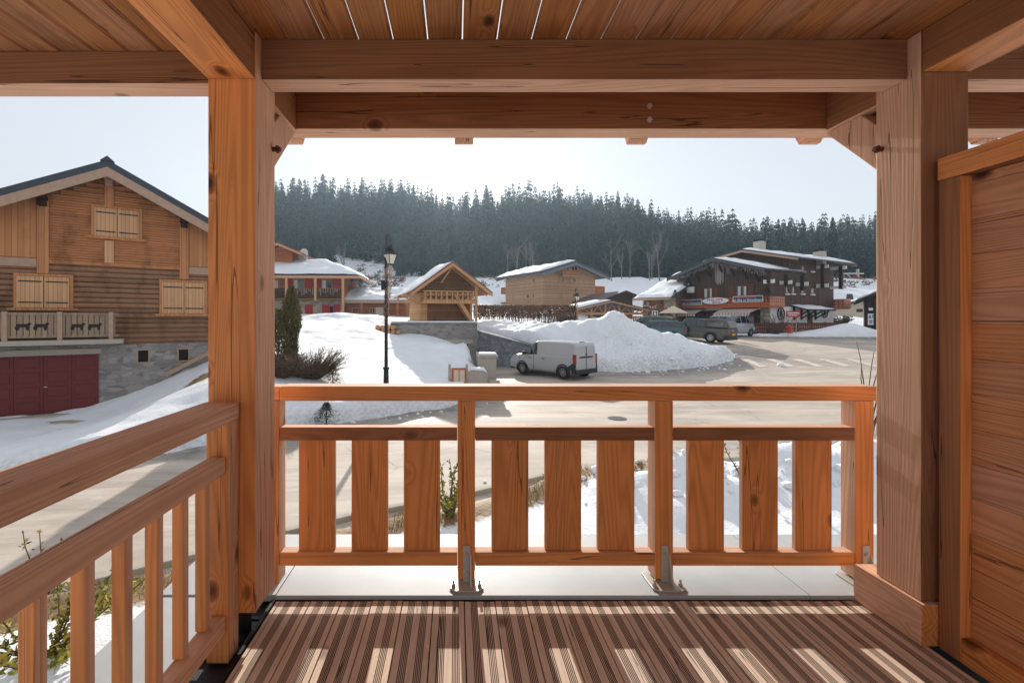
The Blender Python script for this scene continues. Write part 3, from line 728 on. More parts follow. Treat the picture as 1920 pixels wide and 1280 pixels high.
def balustrade(root, x0, x1, z0, z1, y, mat, style='slat', name='balcony_front', post=None, n=None, mat2=None):
    b = MB(); L = x1 - x0; h = z1 - z0
    b.box(x0, x1, y - .03, y + .03, z1 - .08, z1); b.box(x0, x1, y - .025, y + .025, z0, z0 + .08)
    if style == 'slat':
        n = n or int(L / .16)
        for k in range(n): a = x0 + L * k / n; b.box(a + .015, a + L / n - .015, y - .015, y + .015, z0 + .08, z1 - .08)
    elif style == 'solid': b.box(x0, x1, y - .012, y + .012, z0 + .08, z1 - .08)
    elif style == 'fret':   # boards cut with diamonds: little X pieces between posts
        n = n or int(L / .34); w_ = L / n
        for k in range(n):
            a = x0 + k * w_; c = a + w_ / 2; zm = (z0 + z1) / 2
            for s1, s2 in ((z0 + .07, zm), (zm, z1 - .07)):
                b.bar((a + .02, y, s1), (c, y, s2), .03, .075, up=(0, 1, 0)); b.bar((a + w_ - .02, y, s1), (c, y, s2), .03, .075, up=(0, 1, 0))
            b.box(c - .04, c + .04, y - .016, y + .016, z0 + .06, z1 - .06)
        b.prism([(x0, z0 + .02)] + [(x0 + L * (k + .5 * j) / n, z0 - (.10 if j else .0)) for k in range(n) for j in (0, 1)] + [(x1, z0 + .02)], y - .02, y + .012)
    return b.build(name, mat, root)

# ---------------------------------------------------------------- 1. timber house with the maroon garage
H = Fr(-13.89, 18.23, -2.27, math.atan2(.139, .208))
h1 = H.thing('garage_house', 'big log house with a maroon garage door under a stone base', 'house')
XL, XRt = -6.2, min(6.2, H.face(455, 600)[0]); zr1 = 9.35; m1 = .53
zst = H.face(225, 645)[1]
walls(h1, XL, XRt, 11, zst, 0, zr1, m1, M['logsdk'])
b = MB(); b.box(XL - .05, XRt + .05, -.06, 11, -1.0, zst - .002); b.build('stone_base', M['stoneg'], h1)
# real round logs on the facade: shared profile strips between posts
def logs(root, x0, x1, za, zb, mat, xr=None, y=-.001, pitch=.205, r=.05):
    b = MB(); z = za
    while z < zb - .02:
        zz = min(z + pitch, zb); P = []
        for k in range(6):
            t = k / 5; P.append((y - r * math.sin(math.pi * t) ** .6, z + (zz - z) * t))
        L0, L1 = x0, x1
        if xr is not None:   # clip under the roof
            lim = (zr1 - zz - .02) / m1; L0, L1 = max(x0, -lim), min(x1, lim)
            if L1 - L0 < .1: z = zz; continue
        b.prism(P + [(y + .01, zz), (y + .01, z)], L0, L1, 0, 'yz'); z = zz
    return b.build('log_siding', mat, root, smooth=False)
zband = H.face(205, 490)[1]
xp1 = H.face(81, 400)[0]; xp2 = H.face(345, 430)[0]; xp3 = 0.0
logs(h1, XL, XRt, zst, zband, M['logsdk'])
for a, c in ((xp1 + .18, xp3 - .16), (xp3 + .16, xp2 - .15)): logs(h1, a, c, zband + .02, zr1, M['logs'], 0)
for x, ztop_ in ((xp1, 0), (xp2, 0)):
    zt = zr1 - m1 * abs(x) - .1; panelbox(h1, 'pilaster', x - .17, x + .17, -.10, .0, H.face(81, 513)[1], zt, M['vplank'], .01)
panelbox(h1, 'pilaster', -.15, .15, -.09, 0, H.face(218, 345 + 45)[1], zr1 - .1, M['vplank'], .01)
panelbox(h1, 'pilaster', -.15, .15, -.09, 0, H.face(218, 494)[1], H.face(218, 452)[1], M['shutter'], .01)
for a, c in ((XL, xp1 - .18), (xp2 + .18, XRt)):
    zb_ = H.face(40, 484)[1]; b = MB()
    b.prism([(a, zb_), (c, zb_), (c, zr1 - m1 * abs(c) - .03), (a, zr1 - m1 * abs(a) - .03)], -.04, 0); b.build('board_panel', M['vplank'], h1)
    panelbox(h1, 'band', a, c, -.08, 0, zb_ - .3, zb_ - .002, M['fascia'], .01)
panelbox(h1, 'band', xp1, xp2, -.085, 0, zband - .2, zband + .02, M['logs'], .01)
rf = gable_roof(h1, -7.6, H.face(494, 450, -1.0)[0], -1.0, 11.5, 0, zr1, m1, .30, (M['roofdk'], M['fascia']), (.16, 0), fascia=.34, seed=3, edge=.6, snowd=.7)
rc = MB(); rc.prism([(-.22, zr1 + .24), (.22, zr1 + .24), (0, zr1 + .44)], -1.05, 11.5); rc.build('ridge_cap', M['roofdk'], rf)
for x in (xp1, 0, xp2):   # purlin ends on corbels
    z = zr1 - m1 * abs(x) - .14; pb_ = MB(); pb_.box(x - .16, x + .16, -.85, 0, z - .17, z - .01); pb_.box(x - .12, x + .12, -.45, 0, z - .38, z - .171)
    pb_.build('purlin_end', M['beam'] if x else M['fascia'], h1, bevel=.02)
b = MB()
for k in range(16):
    for sgn in (-1, 1):
        pass
def shut(x0p, y0p, x1p, y1p, lab=None):
    xa, za = H.face(x0p, (y0p + y1p) / 2, -.1)[0], H.face((x0p + x1p) / 2, y1p, -.1)[1]; xb, zb_ = H.face(x1p, (y0p + y1p) / 2, -.1)[0], H.face((x0p + x1p) / 2, y0p, -.1)[1]
    w_ = xb - xa
    fr = MB(); fr.box(xa - .1, xa, -.10, -.04, za, zb_ + .09); fr.box(xb, xb + .1, -.10, -.04, za, zb_ + .09); fr.box(xa, xb, -.10, -.04, zb_ + .005, zb_ + .09); fr.box(xa - .25, xb + .25, -.18, -.04, za - .1, za)
    f_ = fr.build('window_frame', M['vplank'], h1)
    for s in (0, 1):
        a = xa + s * (w_ / 2 + .012); c = xa + (s + 1) * w_ / 2 - .012
        sh = panelbox(h1, 'shutter', a, c, -.135, -.095, za + .01, zb_ - .01, M['shutter'], .006)
        hb = MB()
        for fz in (.17, .83): hb.box(a + .05, c - .04, -.146, -.134, za + (zb_ - za) * fz - .022, za + (zb_ - za) * fz + .022)
        hb.build('hinge', M['iron'], sh)
shut(177, 392, 261, 445); shut(31, 518, 131, 577); shut(304, 529, 384, 588)
# balcony with cut-out figures
zs = H.face(100, 638, -.9)[1]; zt_ = H.face(100, 586, -.9)[1]; xe = H.face(222, 600, -.9)[0]
bal = panelbox(h1, 'balcony_slab', XL, xe + .15, -1.0, -.062, zs - .18, zs, M['concrete'], .02)
bb = MB(); bb.box(XL, xe, -.93, -.83, zt_ - .09, zt_); bb.box(XL, xe, -.90, -.86, zs + .10, zs + .18)
x = XL + .03
while x < xe - .14: bb.box(x, x + .145, -.895, -.865, zs + .18, zt_ - .09); x += .165
bb.build('balustrade', M['logsdk'] if False else planks('grey_pales', srgb(150, 128, 108), 'V', .165, .02, .2, .5, .5), h1)
for xp in (8, 112, 208):
    xx = H.face(xp, 610, -.95)[0]; panelbox(h1, 'balcony_post', xx - .07, xx + .07, -.99, -.82, zs, zt_ + .03, M['fascia'], .01)
for k, xp in enumerate((42, 76, 145, 177)):   # four little cut-out animals
    xx, zz = H.face(xp, 612, -.9); g = MB()
    g.prism([(xx - .20, zz - .06), (xx - .15, zz + .09), (xx + .12, zz + .09), (xx + .17, zz + .15), (xx + .24, zz + .10), (xx + .18, zz + .02), (xx + .16, zz - .14), (xx + .10, zz - .14), (xx + .08, zz - .03), (xx - .08, zz - .03), (xx - .10, zz - .14), (xx - .16, zz - .14)], -.905, -.896)
    g.build('cut_out', M['beam'], h1)
# garage door
gz0 = H.face(185, 767, -.1)[1]; gz1 = H.face(185, 663, -.1)[1]; gx1 = H.face(185, 700, -.1)[0]; gx0 = gx1 - 4.9
gd = panelbox(h1, 'garage_door', gx0, gx1, -.10, -.061, gz0, gz1, M['garage'], .004); pn = MB(); n = 6; pw = (gx1 - gx0) / n
for i in range(n):
    for j in range(4):
        a = gx0 + i * pw; zz = gz0 + (gz1 - gz0) * j / 4; pn.box(a + .10, a + pw - .10, -.125, -.0995, zz + .10, zz + (gz1 - gz0) / 4 - .07)
pn.build('door_panel', M['garage'], gd, bevel=.012, seg=1)
gl = MB()
for i in (1, 2, 3, 4, 5): gl.box(gx0 + i * pw - .008, gx0 + i * pw + .008, -.1012, -.0995, gz0, gz1)
gl.build('seam', M['dark'], gd)
hd = MB(); hx = gx1 - 2 * pw + .06; hd.box(hx - .05, hx + .05, -.15, -.112, gz0 + 1.0, gz0 + 1.03); hd.build('handle', M['galv'], gd)
panelbox(h1, 'lintel', gx0, gx1 + .1, -.13, -.0615, gz1 + .002, gz1 + .22, M['concrete'], .01)
panelbox(h1, 'threshold', gx0 - .2, gx1 + .1, -.6, -.061, gz0 - .25, gz0 - .001, M['concrete'], .02)
for a, y0_, c, y1_ in ((259, 657, 278, 678), (335, 655, 353, 675)):
    xa, zb_ = H.face(a, y0_, -.06); xb, za = H.face(c, y1_, -.06)
    fr = MB(); fr.box(xa - .05, xb + .05, -.085, -.05, za - .05, za); fr.box(xa - .05, xb + .05, -.085, -.05, zb_, zb_ + .05); fr.box(xa - .05, xa, -.085, -.05, za, zb_); fr.box(xb, xb + .05, -.085, -.05, za, zb_)
    v_ = fr.build('vent', M['fascia'], h1); panelbox(v_, 'vent_opening', xa, xb, -.068, -.061, za, zb_, M['dark'])
b = MB(); p0 = H.face(310, 703, -.3); p1 = H.face(396, 659, -.3); b.bar((p0[0], -.3, p0[1]), (p1[0], -.3, p1[1]), .08, .16); b.build('stair_string', M['fascia'], h1)


# ---------------------------------------------------------------- 2. red-shuttered chalet
H = Fr(-21.5, 52.3, 1.4, R(3))
h2 = H.thing('red_shutter_chalet', 'stone and timber chalet with red shutters under a snowy roof', 'chalet')
fx = lambda px, y=0: H.face(px, 550, y)[0]
fz = lambda py, y=0, px=600: H.face(px, py, y)[1]
xE = fx(645); x0 = fx(470); zs = fz(561); ze = fz(517)
b = MB(); b.box(x0, xE, 0, 9, -1.5, zs); b.build('stone_base', M['stonew'], h2)
b = MB(); b.box(x0, xE, .02, 9, zs, ze + .3); b.build('timber_wall', M['redwood'], h2)
# hipped roof
ex = fx(676, -1.3); zE = fz(517, -1.3); hr = MB(); hx0 = x0 - 1
hr.add([(hx0, -1.3, zE), (ex, -1.3, zE), (ex, 10.3, zE), (hx0, 10.3, zE), (hx0, 4.5, zE + 2.35), (ex - 5.2, 4.5, zE + 2.35)], [(0, 1, 5, 4), (1, 2, 5), (2, 3, 4, 5), (3, 0, 4), (0, 3, 2, 1)])
ro = hr.build('roof', M['roofdk'], h2)
fa = MB(); fa.box(hx0, ex, -1.34, -1.30, zE - .28, zE + .03); fa.build('fascia', M['timber'], ro); fa = MB(); fa.box(ex, ex + .04, -1.34, 10.3, zE - .28, zE + .03); fa.build('fascia', M['timber'], ro)
# snow as a draped sheet over the hip
def hipz(x, y): return zE + min((y + 1.3) / 5.8, (ex - x) / 5.2, (10.3 - y) / 5.8) * 2.35
sv = []; sf = []; nx, ny = 44, 16
for i in range(nx + 1):
    for j in range(ny + 1):
        x = hx0 + (ex - .15 - hx0) * i / nx; y = -1.15 + 8.0 * j / ny; e = min((y + 1.3), (ex - x))
        sv.append((x, y, hipz(x, y) + .03 + .30 * min(1, e / .5) ** .5 * (.9 + .8 * float(fbm(x * .4, y * .5, 3)))))
for i in range(nx):
    for j in range(ny): k = i * (ny + 1) + j; sf.append((k, k + ny + 1, k + ny + 2, k + 1))
b = MB(); b.add(sv, sf); b.build('roof_snow', M['snow'], ro, smooth=True)
def rect(px0, py0, px1, py1, y, name, mat, th=.05, root=None, off=0, bev=0):
    xa, zb_ = H.face(px0, py0, y); xb, za = H.face(px1, py1, y); return panelbox(root or CUR, name, xa, xb, y - th, y - off, za, zb_, mat, bev)
CUR = h2
for a, c in ((540, 549), (573, 586), (593.5, 602), (624, 637)): rect(a, 523, c, 542, -.0, 'shutter', M['redpaint'])
for a, c in ((550, 571), (603, 623), (513, 524)):
    xa, za = H.face(a, 541.5); xb, zb_ = H.face(c, 522.5); window(h2, xa, za, xb - xa, zb_ - za, -.0, M['timber'], M['glass'], 1)
    rect(a + 1.5, 525, a + 8, 541, .0, 'curtain', M['curtain'], .035, off=.02)
rect(572, 571, 586.5, 588, 0, 'shutter', M['redpaint'])
for a, c in ((604, 618), (625, 638)): rect(a, 571, c, 594, 0, 'door', M['redpaint'])
rect(618.3, 574, 624.7, 594, 0, 'doorway', M['dark'], .02)
zb0 = H.face(600, 559, -1.2)[1]; zb1 = H.face(600, 541, -1.2)[1]
b = MB(); b.box(x0, xE, -1.3, 0, zb0 - .22, zb0 - .02); b.build('balcony_floor', M['honeydk'], h2)
balustrade(h2, x0, xE, zb0, zb1, -1.22, M['beam'], 'slat', 'balustrade')
for px in (537, 591.5, 643):
    xx = H.face(px, 550, -1.25)[0]; panelbox(h2, 'balcony_post', xx - .13, xx + .13, -1.38, -1.12, zb0 - (.3 if px != 643 else 3.4), zE - .02, M['timber'], .02)
gb = MB(); grs = random.Random(5)
xx = fx(548, -1.28)
while xx < xE - .2:
    gb.box(xx, xx + .05, -1.31, -1.27, zb1 - grs.uniform(.25, .8), zb1 + .02); xx += grs.uniform(.12, .3)
gb.build('light_garland', M['fascia'], h2)
rect(539.5, 541.5, 547.5, 550, -1.26, 'banner', flat('turquoise_cloth', srgb(110, 190, 205), .8), .02)
# upper gable with its own small roof, chimney and dish
g0 = H.face(512, 480, 3.0)[0]; gxr = H.face(524, 460, 2.6)[0]; gz = H.face(524, 458, 2.6)[1]
walls(h2, g0 - 6, H.face(548, 480, 3)[0], 4, zE + .5, gxr, gz - .1, .5, M['redwood'], 3.0, 'upper_wall')
gable_roof(h2, g0 - 5, H.face(566, 476, 2)[0], 1.8, 7.4, gxr, gz, .42, .14, (M['roofred'], M['timber']), (.12, 0), seed=8)
cx_, cz_ = H.face(569, 470, 4.6); ch = panelbox(h2, 'chimney', cx_ - .45, cx_ + .45, 4.2, 5.0, cz_ - 1.6, cz_ - .05, M['brick'])
dx, dz = H.face(570.5, 473, 4.0); b = MB(); n = 20; vs = [(dx, 4.0, dz)]
for k in range(n): t = 2 * math.pi * k / n; vs.append((dx + .48 * math.cos(t), 3.88 - .12 * math.cos(t), dz + .48 * math.sin(t)))
b.add(vs, [(0, 1 + k, 1 + (k + 1) % n) for k in range(n)]); b.cyl((dx, 4.02, dz - .1), (dx, 4.1, dz - .7), .04, n=6)
di = b.build('satellite_dish', M['white'], None); di.location = Matrix.Translation(H.o) @ Matrix.Rotation(H.th, 4, 'Z') @ Vector((0, 0, 0)); di.rotation_euler = (0, 0, H.th)
md = di.modifiers.new('s', 'SOLIDIFY'); md.thickness = .03
tag(di, 'white satellite dish beside the chimney of the red shutter chalet', 'satellite dish')

# ---------------------------------------------------------------- 3. low annex
H = Fr(-12.6, 53.5, 1.4, R(0)); CUR = h3 = H.thing('low_annex', 'low orange timber annex with thick snow on its long roof', 'annex')
xa = H.face(648, 570)[0]; xb = H.face(762, 570)[0]; ze = H.face(700, 563)[1]
b = MB(); b.box(xa, xb, 0, 7, -1, ze); b.build('wall', M['redwood'], h3)
b = MB(); b.add([(xa - .5, -1.1, ze - .1), (xb + 1, -1.1, ze - .1), (xb + 1, 4, ze + 1.45), (xa - .5, 4, ze + 1.45), (xa - .5, 8, ze - .1), (xb + 1, 8, ze - .1)], [(0, 1, 2, 3), (3, 2, 5, 4), (0, 3, 4), (1, 5, 2), (0, 4, 5, 1)])
ro = b.build('roof', M['roofdk'], h3)
snow_on(ro, (xa - .5, 4.0, ze + 1.5), (0, -4.95, -1.5), (xb - xa + 1.5, 0, 0), 14, 40, .45, 12, edge=.5)
panelbox(ro, 'fascia', xa - .5, xb + 1, -1.14, -1.1, ze - .35, ze - .05, M['fascia'])
for a, c in ((660, 672), (693, 703)):
    x_, z_ = H.face(a, 588); x2, z2 = H.face(c, 577); window(h3, x_, z_, x2 - x_, z2 - z_, 0, M['timber'], M['glass'], 1)
rect(704.5, 576, 719, 592, 0, 'door', M['cream'])
rect(645.5, 577, 650, 590, 0, 'shutter', M['honeydk'])
for p in (678, 725, 745): x_ = H.face(p, 580, -1)[0]; panelbox(h3, 'porch_post', x_ - .12, x_ + .12, -1.05, -.8, -.5, ze - .12, M['redwood'])

# ---------------------------------------------------------------- 4. granary on its stone terrace wall
H = Fr((787 - VX) / F * 32.6, 32.6, 1.0, R(15)); CUR = h4 = H.thing('granary', 'small honey coloured wooden granary with a fretwork balcony', 'granary')
xb = H.face(885, 580)[0]; w4 = xb; xr = w4 * .5 + .18
zap = H.face(854, 487, -1.2)[1]; ml = .72; zrw = zap - .25
D4 = 4.6
zu = H.face(835, 560, -.75)[1]
b = MB(); b.box(0, w4, 0, D4, -.4, 2.15); b.build('lower_wall', M['honey'], h4)
panelbox(h4, 'front_wall', .55, w4 - .18, -.055, -.002, 0, 2.0, M['honeydk'])
walls(h4, 0, w4, D4, 2.151, xr, zrw - .02, ml, M['honeydk'], .0, 'upper_wall')
ro = gable_roof(h4, xr - 3.0, xr + 2.95, -1.25, D4 + 1.0, xr, zrw, ml, .14, (M['roofred'], M['timber']), (.26, .12), fascia=.20, seed=21, edge=.35, snowd=.35)
for k in range(9):
    y = -.9 + k * .75; b = MB()
    for s in (-1, 1): b.bar((xr, y, zrw - .08), (xr + s * 2.9, y, zrw - .08 - 2.9 * ml), .09, .14)
    if k < 2: b.build('rafter', M['honeyV'], ro)
zb0 = H.face(835, 566, -.85)[1]; zb1 = H.face(835, 545, -.85)[1]
panelbox(h4, 'balcony_floor', 0, w4, -.9, -.056, zb0 - .10, zb0 + .02, M['honeyV'])
balustrade(h4, 0.05, w4 + .02, zb0 + .03, zb1, -.86, M['honeyV'], 'fret', 'fretwork_balustrade', n=10)
balustrade(h4, 0.05, w4 + .02, zb0 + .03, zb0 + .2, -.80, M['honeyV'], 'solid', 'back_board')
for xx in (w4 + .05,): panelbox(h4, 'corner_post', xx - .08, xx + .08, -.94, -.78, 0, zb1 + .5, M['honeyV'], .01)
for xx in (.05, w4 - .1): panelbox(h4, 'wall_post', xx - .09, xx + .09, -.11, .0, 0, 2.15, M['honey'], .01)
b = MB(); p0 = H.face(885, 600, -.5); p1 = H.face(852, 570, -.5)
b.bar((p0[0], -.5, -.02), (p1[0], -.5, 2.0), .55, .07, up=(.6, 0, .6)); b.bar((p0[0], -.8, -.02), (p1[0], -.8, 2.0), .06, .26); b.bar((p0[0], -.2, -.02), (p1[0], -.2, 2.0), .06, .26)
b.build('stair', M['honeyV'], h4)
b = MB()
for y in (.15, D4 - .2):
    b.bar((0, y, 1.35), (-1.0, y, zrw - ml * (xr + 1.0) - .12), .12, .12); b.bar((-.02, y, 2.1), (-1.3, y, 2.1 - .15), .12, .12)
b.build('bracket', M['honeyV'], h4)
b = MB(); b.bar((xr, -.9, zrw - .25), (xr - .75, -.9, zrw - 1.35), .07, .09); b.box(xr - .08, xr + .08, -1.1, 0, zrw - .35, zrw - .16); b.build('king_brace', M['honeyV'], h4)
b = MB(); b.box(w4 * .42, w4 * .80, -.085, -.056, 0, 1.75); b.build('door', M['honeydk'], h4)
grs = random.Random(8); b = MB()
for k in range(90):
    x_ = grs.uniform(.1, w4); z_ = zb1 + grs.uniform(.0, .25); d_ = Vector((grs.uniform(-1, 1), grs.uniform(-.5, .5), grs.uniform(-1, 1))).normalized() * .12
    b.add([(x_, -.88, z_), (x_ + d_.x, -.88 + d_.y, z_ + d_.z), (x_ + d_.z * .5, -.88, z_ - d_.x * .5)], [(0, 1, 2)])
b.build('fir_garland', flat('fir_green', srgb(50, 84, 62), .8), h4, fix=False)

def wall_run(name, pts, tops, bot, th, mat, label, cat, cap=None, snowcap=.12):
    """a masonry wall along pts with a sloping top; becomes a thing of its own"""
    o = thing(name, label, cat, (pts[0][0], pts[0][1], 0)); ox, oy = pts[0]; b = MB(); c = MB(); s_ = MB()
    for (ax, ay), (bx, by), za, zb_ in zip(pts, pts[1:], tops, tops[1:]):
        d = Vector((bx - ax, by - ay, 0)).normalized(); nn = Vector((-d.y, d.x, 0)) * th
        for mb, e, z0a, z0b, z1a, z1b in ((b, 0, bot, bot, za, zb_), (c, .05, za, zb_, za + .09, zb_ + .09), (s_, .0, za + .09, zb_ + .09, za + .09 + snowcap, zb_ + .09 + snowcap)):
            q = nn.normalized() * e; A = Vector((ax - ox, ay - oy, 0)) - q; B = Vector((bx - ox, by - oy, 0)) - q; A2 = A + nn + q * 2; B2 = B + nn + q * 2
            vs = [A + Vector((0, 0, z0a)), B + Vector((0, 0, z0b)), B2 + Vector((0, 0, z0b)), A2 + Vector((0, 0, z0a)), A + Vector((0, 0, z1a)), B + Vector((0, 0, z1b)), B2 + Vector((0, 0, z1b)), A2 + Vector((0, 0, z1a))]
            mb.add(vs, [(0, 3, 2, 1), (4, 5, 6, 7), (0, 1, 5, 4), (1, 2, 6, 5), (2, 3, 7, 6), (3, 0, 4, 7)])
    b.build('masonry', mat, o); c.build('coping', M['stoned'], o)
    if snowcap: s_.build('snow_cap', M['snow'], o, bevel=.04)
    return o
wa = wall_run('terrace_wall', [(-4.45, 31.1), (1.45, 31.1)], [.92, .92], -2.2, .5, M['stoneg'], 'grey stone terrace wall below the honey coloured granary', 'wall')
b = MB(); b.box(3.4, 5.25, -.03, -.003, -2.2, -.42); b.build('garage_opening', M['dark'], wa)
b = MB(); b.box(3.0, 5.6, -.06, -.004, -.418, -.14); b.build('lintel', M['concrete'], wa)
wall_run('sloping_wall', [(1.46, 31.05), (4.4, 27.4), (6.6, 26.3)], [.40, -.33, -.6], -2.4, .4, M['stoned'], 'dark stone retaining wall sloping down behind the white van', 'wall', snowcap=0)
pil = thing('gate_pillar', 'pale concrete pillar with a snowy cap at the end of the snow slope', 'pillar', (1.35, 19.7, 0))
b = MB(); b.box(-.32, .38, -.25, .35, -2.2, -.36); b.build('shaft', M['concrete'], pil, bevel=.02)
b = MB(); b.box(-.38, .44, -.31, .41, -.36, -.27); b.build('cap', M['concrete'], pil, bevel=.015)
b = MB(); b.box(-.36, .40, -.28, .38, -.27, -.17); b.build('snow_cap', M['snow'], pil, bevel=.05)
b = MB(); b.prism([(-.30, -.45), (-.30, -2.2), (.2, -2.2), (.2, -.45)], .36, 4.4, 0); b.build('low_wall', M['concrete'], pil)

# ---------------------------------------------------------------- 5. larch apartment block
TH = R(27); H = Fr((1018 - VX) / F * 72, 72, 1.6, TH); CUR = h5 = H.thing('apartment_block', 'three storey larch clad apartment block with a grey gable roof', 'apartment block')
w5 = H.face(1116, 540)[0]; D5 = H.side(948, 540)[0]; xr = H.face(1080, 500, -1.3)[0] * .98; zr5 = H.face(1078, 487, -1.3)[1] - .5
m5 = (zr5 - H.face(1019, 512)[1]) / xr * .9
walls(h5, 0, w5, D5, -2, xr, zr5, m5, M['larch'])
ex1 = H.face(1143, 521, -1.3)[0]
gable_roof(h5, -1.2, ex1, -1.4, D5 + 1.2, xr, zr5, m5, .4, (M['roofdk'], flat('grey_fascia', srgb(104, 110, 116), .6)), (.35, 0), fascia=.35, seed=31, edge=.6)
for (a, b0, c, d) in ((1053, 519, 1058, 529), (1074, 521, 1080, 530), (1073, 549, 1080, 559), (1057, 499, 1067, 507), (1071, 499, 1083, 508)):
    x_, z_ = H.face(a, d); x2, z2 = H.face(c, b0); window(h5, x_, z_, x2 - x_, z2 - z_, 0, M['timber'], M['glass'], 0 if c - a < 8 else 1, parent_frame=.12)
for (a, b0, c, d) in ((1047, 519, 1052.5, 529), (1068, 521, 1073.5, 531), (1052, 548, 1057, 558)): rect(a, b0, c, d, 0, 'shutter', M['larch'], .1)
x_, z_ = H.face(1055, 516, -1.0); x2, z2 = H.face(1084, 507, -1.0)
balustrade(h5, x_, x2, z_, z2, -1.0, M['redwood'], 'slat', 'balcony_front', n=14); panelbox(h5, 'balcony_floor', x_, x2, -1.05, 0, z_ - .2, z_, M['larch'])
for (a, b0, c, d) in ((998, 520, 1004, 530), (987, 550, 993, 560), (998, 549, 1003, 559)):
    y_, z_ = H.side(c, d); y2, z2 = H.side(a, b0); window(h5, min(y_, y2), z_, abs(y2 - y_), z2 - z_, -.0, M['timber'], M['glass'], 0, side=-1, parent_frame=.12)
for (b0, d) in ((538, 551), (566, 577)):    # end balconies on the far corners
    z0_, z1_ = H.side(948, d)[1], H.side(948, b0)[1]
    b = MB(); b.box(-.02, 2.2, D5 + .001, D5 + 1.5, z0_, z0_ + .15); b.box(-.02, .05, D5 + .001, D5 + 1.5, z0_ + .15, z1_); b.box(0, 2.2, D5 + 1.42, D5 + 1.5, z0_ + .15, z1_); b.build('corner_balcony', M['redwood'], h5)
z0_, z1_ = H.face(1120, 549)[1], H.face(1120, 536)[1]
b = MB(); b.box(w5 + .001, w5 + 2.4, .2, 2.6, z0_, z0_ + .15); b.box(w5 + .001, w5 + 2.4, .2, .28, z0_ + .15, z1_); b.box(w5 + 2.32, w5 + 2.4, .28, 2.6, z0_ + .15, z1_); b.build('corner_balcony', M['redwood'], h5)
# ---------------------------------------------------------------- 6. open timber shelter and the house behind it
H = Fr((1082 - VX) / F * 48, 48, .5, R(6)); CUR = h6 = H.thing('open_shelter', 'open sided timber market shelter with a wide snowy roof', 'shelter')
w6 = H.face(1212, 590)[0]; xr = H.face(1146, 570, -.6)[0]; za = H.face(1146, 561, -.6)[1]; xe2 = H.face(1217, 578, -.6)[0]; m6 = (za - H.face(1217, 578, -.6)[1]) / (xe2 - xr)
xl = H.face(1033, 579, 0)[0]
gable_roof(h6, xl - .3, xe2, -.7, 7, xr, za - .2, m6, .12, (M['roofdk'], M['timber']), (.2, .05), fascia=.12, seed=41)
b = MB(); zt6 = za - .35 - m6 * (w6 - xr) - .2
b.box(0, w6, -.1, .1, zt6 - .12, zt6 + .12); b.build('tie_beam', M['timber'], h6)
for k in range(6):
    x_ = w6 * k / 5; zt_ = za - .3 - m6 * abs(x_ - xr); o = panelbox(h6, 'truss_post', x_ - .1, x_ + .1, -.12, .12, -.2 if k in (0, 1, 3, 5) else zt6, zt_, M['timber'])
b = MB()
for k in range(5):
    x_ = w6 * (k + .5) / 5; b.bar((x_ - .6, 0, zt6), (x_, 0, za - .35 - m6 * abs(x_ - xr)), .1, .1); b.bar((x_ + .6, 0, zt6), (x_, 0, za - .35 - m6 * abs(x_ - xr)), .1, .1)
b.build('strut', M['timber'], h6)
for k in range(3): x_ = w6 * k / 2; panelbox(h6, 'back_post', x_ - .12, x_ + .12, 6, 6.25, -.2, za - .4 - m6 * abs(x_ - xr), M['timber'])
b = MB(); x_ = w6 * .55
while x_ < w6: b.box(x_, x_ + .09, -.15, -.12, .1, 1.1); x_ += .19
b.box(w6 * .55, w6, -.12, -.08, .2, .3); b.box(w6 * .55, w6, -.12, -.08, .9, 1.0); b.build('paling', M['redwood'], h6)
panelbox(h6, 'back_wall', 0, w6 * .3, 5.9, 6.0, 0, zt6 - .2, M['honeydk'])
H = Fr((1136 - VX) / F * 62, 62, 1.6, R(10)); CUR = h6b = H.thing('plum_roof_house', 'dark house with a plum coloured roof behind the open shelter', 'house')
wz = H.face(1186, 560)[0]; xr = wz * .62; za = H.face(1160, 547)[1]
walls(h6b, 0, wz, 8, -1, xr, za, .36, M['brownV'])
gable_roof(h6b, -.9, wz + .9, -1, 9, xr, za, .36, .15, (flat('plum_roof', srgb(84, 66, 72), .6), M['beam']), (0, 0), seed=44)
# ---------------------------------------------------------------- 7. restaurant with a broad snowy roof
H = Fr(20.2, 52, .0, R(-48)); CUR = h7 = H.thing('restaurant', 'brown timber restaurant with a broad snowy roof left of the sports shop', 'restaurant')
ze7 = 3.55; sl7 = .31; w7 = 3.3; d7 = 12.0
b = MB(); b.prism([(1.0, -.8), (1.0, ze7 + .2), (d7, ze7 + sl7 * d7 - .1), (d7 + 6, ze7 + sl7 * (d7 - 6)), (d7 + 6, -.8)], .7, w7 + .3, 0, 'yz'); b.build('wall', planks('restaurant_boards', srgb(128, 86, 64), 'V', .25, .07, .25, .6, .3), h7)
panelbox(h7, 'stone_pier', 3.2, 4.4, .75, .999, -.4, ze7, M['stonew'])
b = MB(); b.prism([(0, ze7 - .12), (0, ze7 + .05), (d7, ze7 + .05 + sl7 * d7), (d7 + 7, ze7 + sl7 * (d7 - 7)), (d7, ze7 - .12 + sl7 * d7)], 0, w7 + 1, 0, 'yz'); ro = b.build('roof', M['roofdk'], h7)
snow_on(ro, (.08, d7, ze7 + .05 + sl7 * d7), (0, -d7 + .1, -sl7 * d7 + .03), (w7 + .8, 0, 0), 24, 20, .26, 51, edge=.5)
panelbox(ro, 'fascia', 0, w7 + 1, -.04, -.0, ze7 - .22, ze7 + .03, M['fascia'])
b = MB(); b.prism([(0, ze7 - .22), (0, ze7 + .03), (d7, ze7 + .03 + sl7 * d7), (d7, ze7 - .22 + sl7 * d7)], -.04, -.001, 0, 'yz'); b.build('fascia', M['fascia'], ro)
wt = flat('white_lettering', srgb(225, 222, 218), .7)
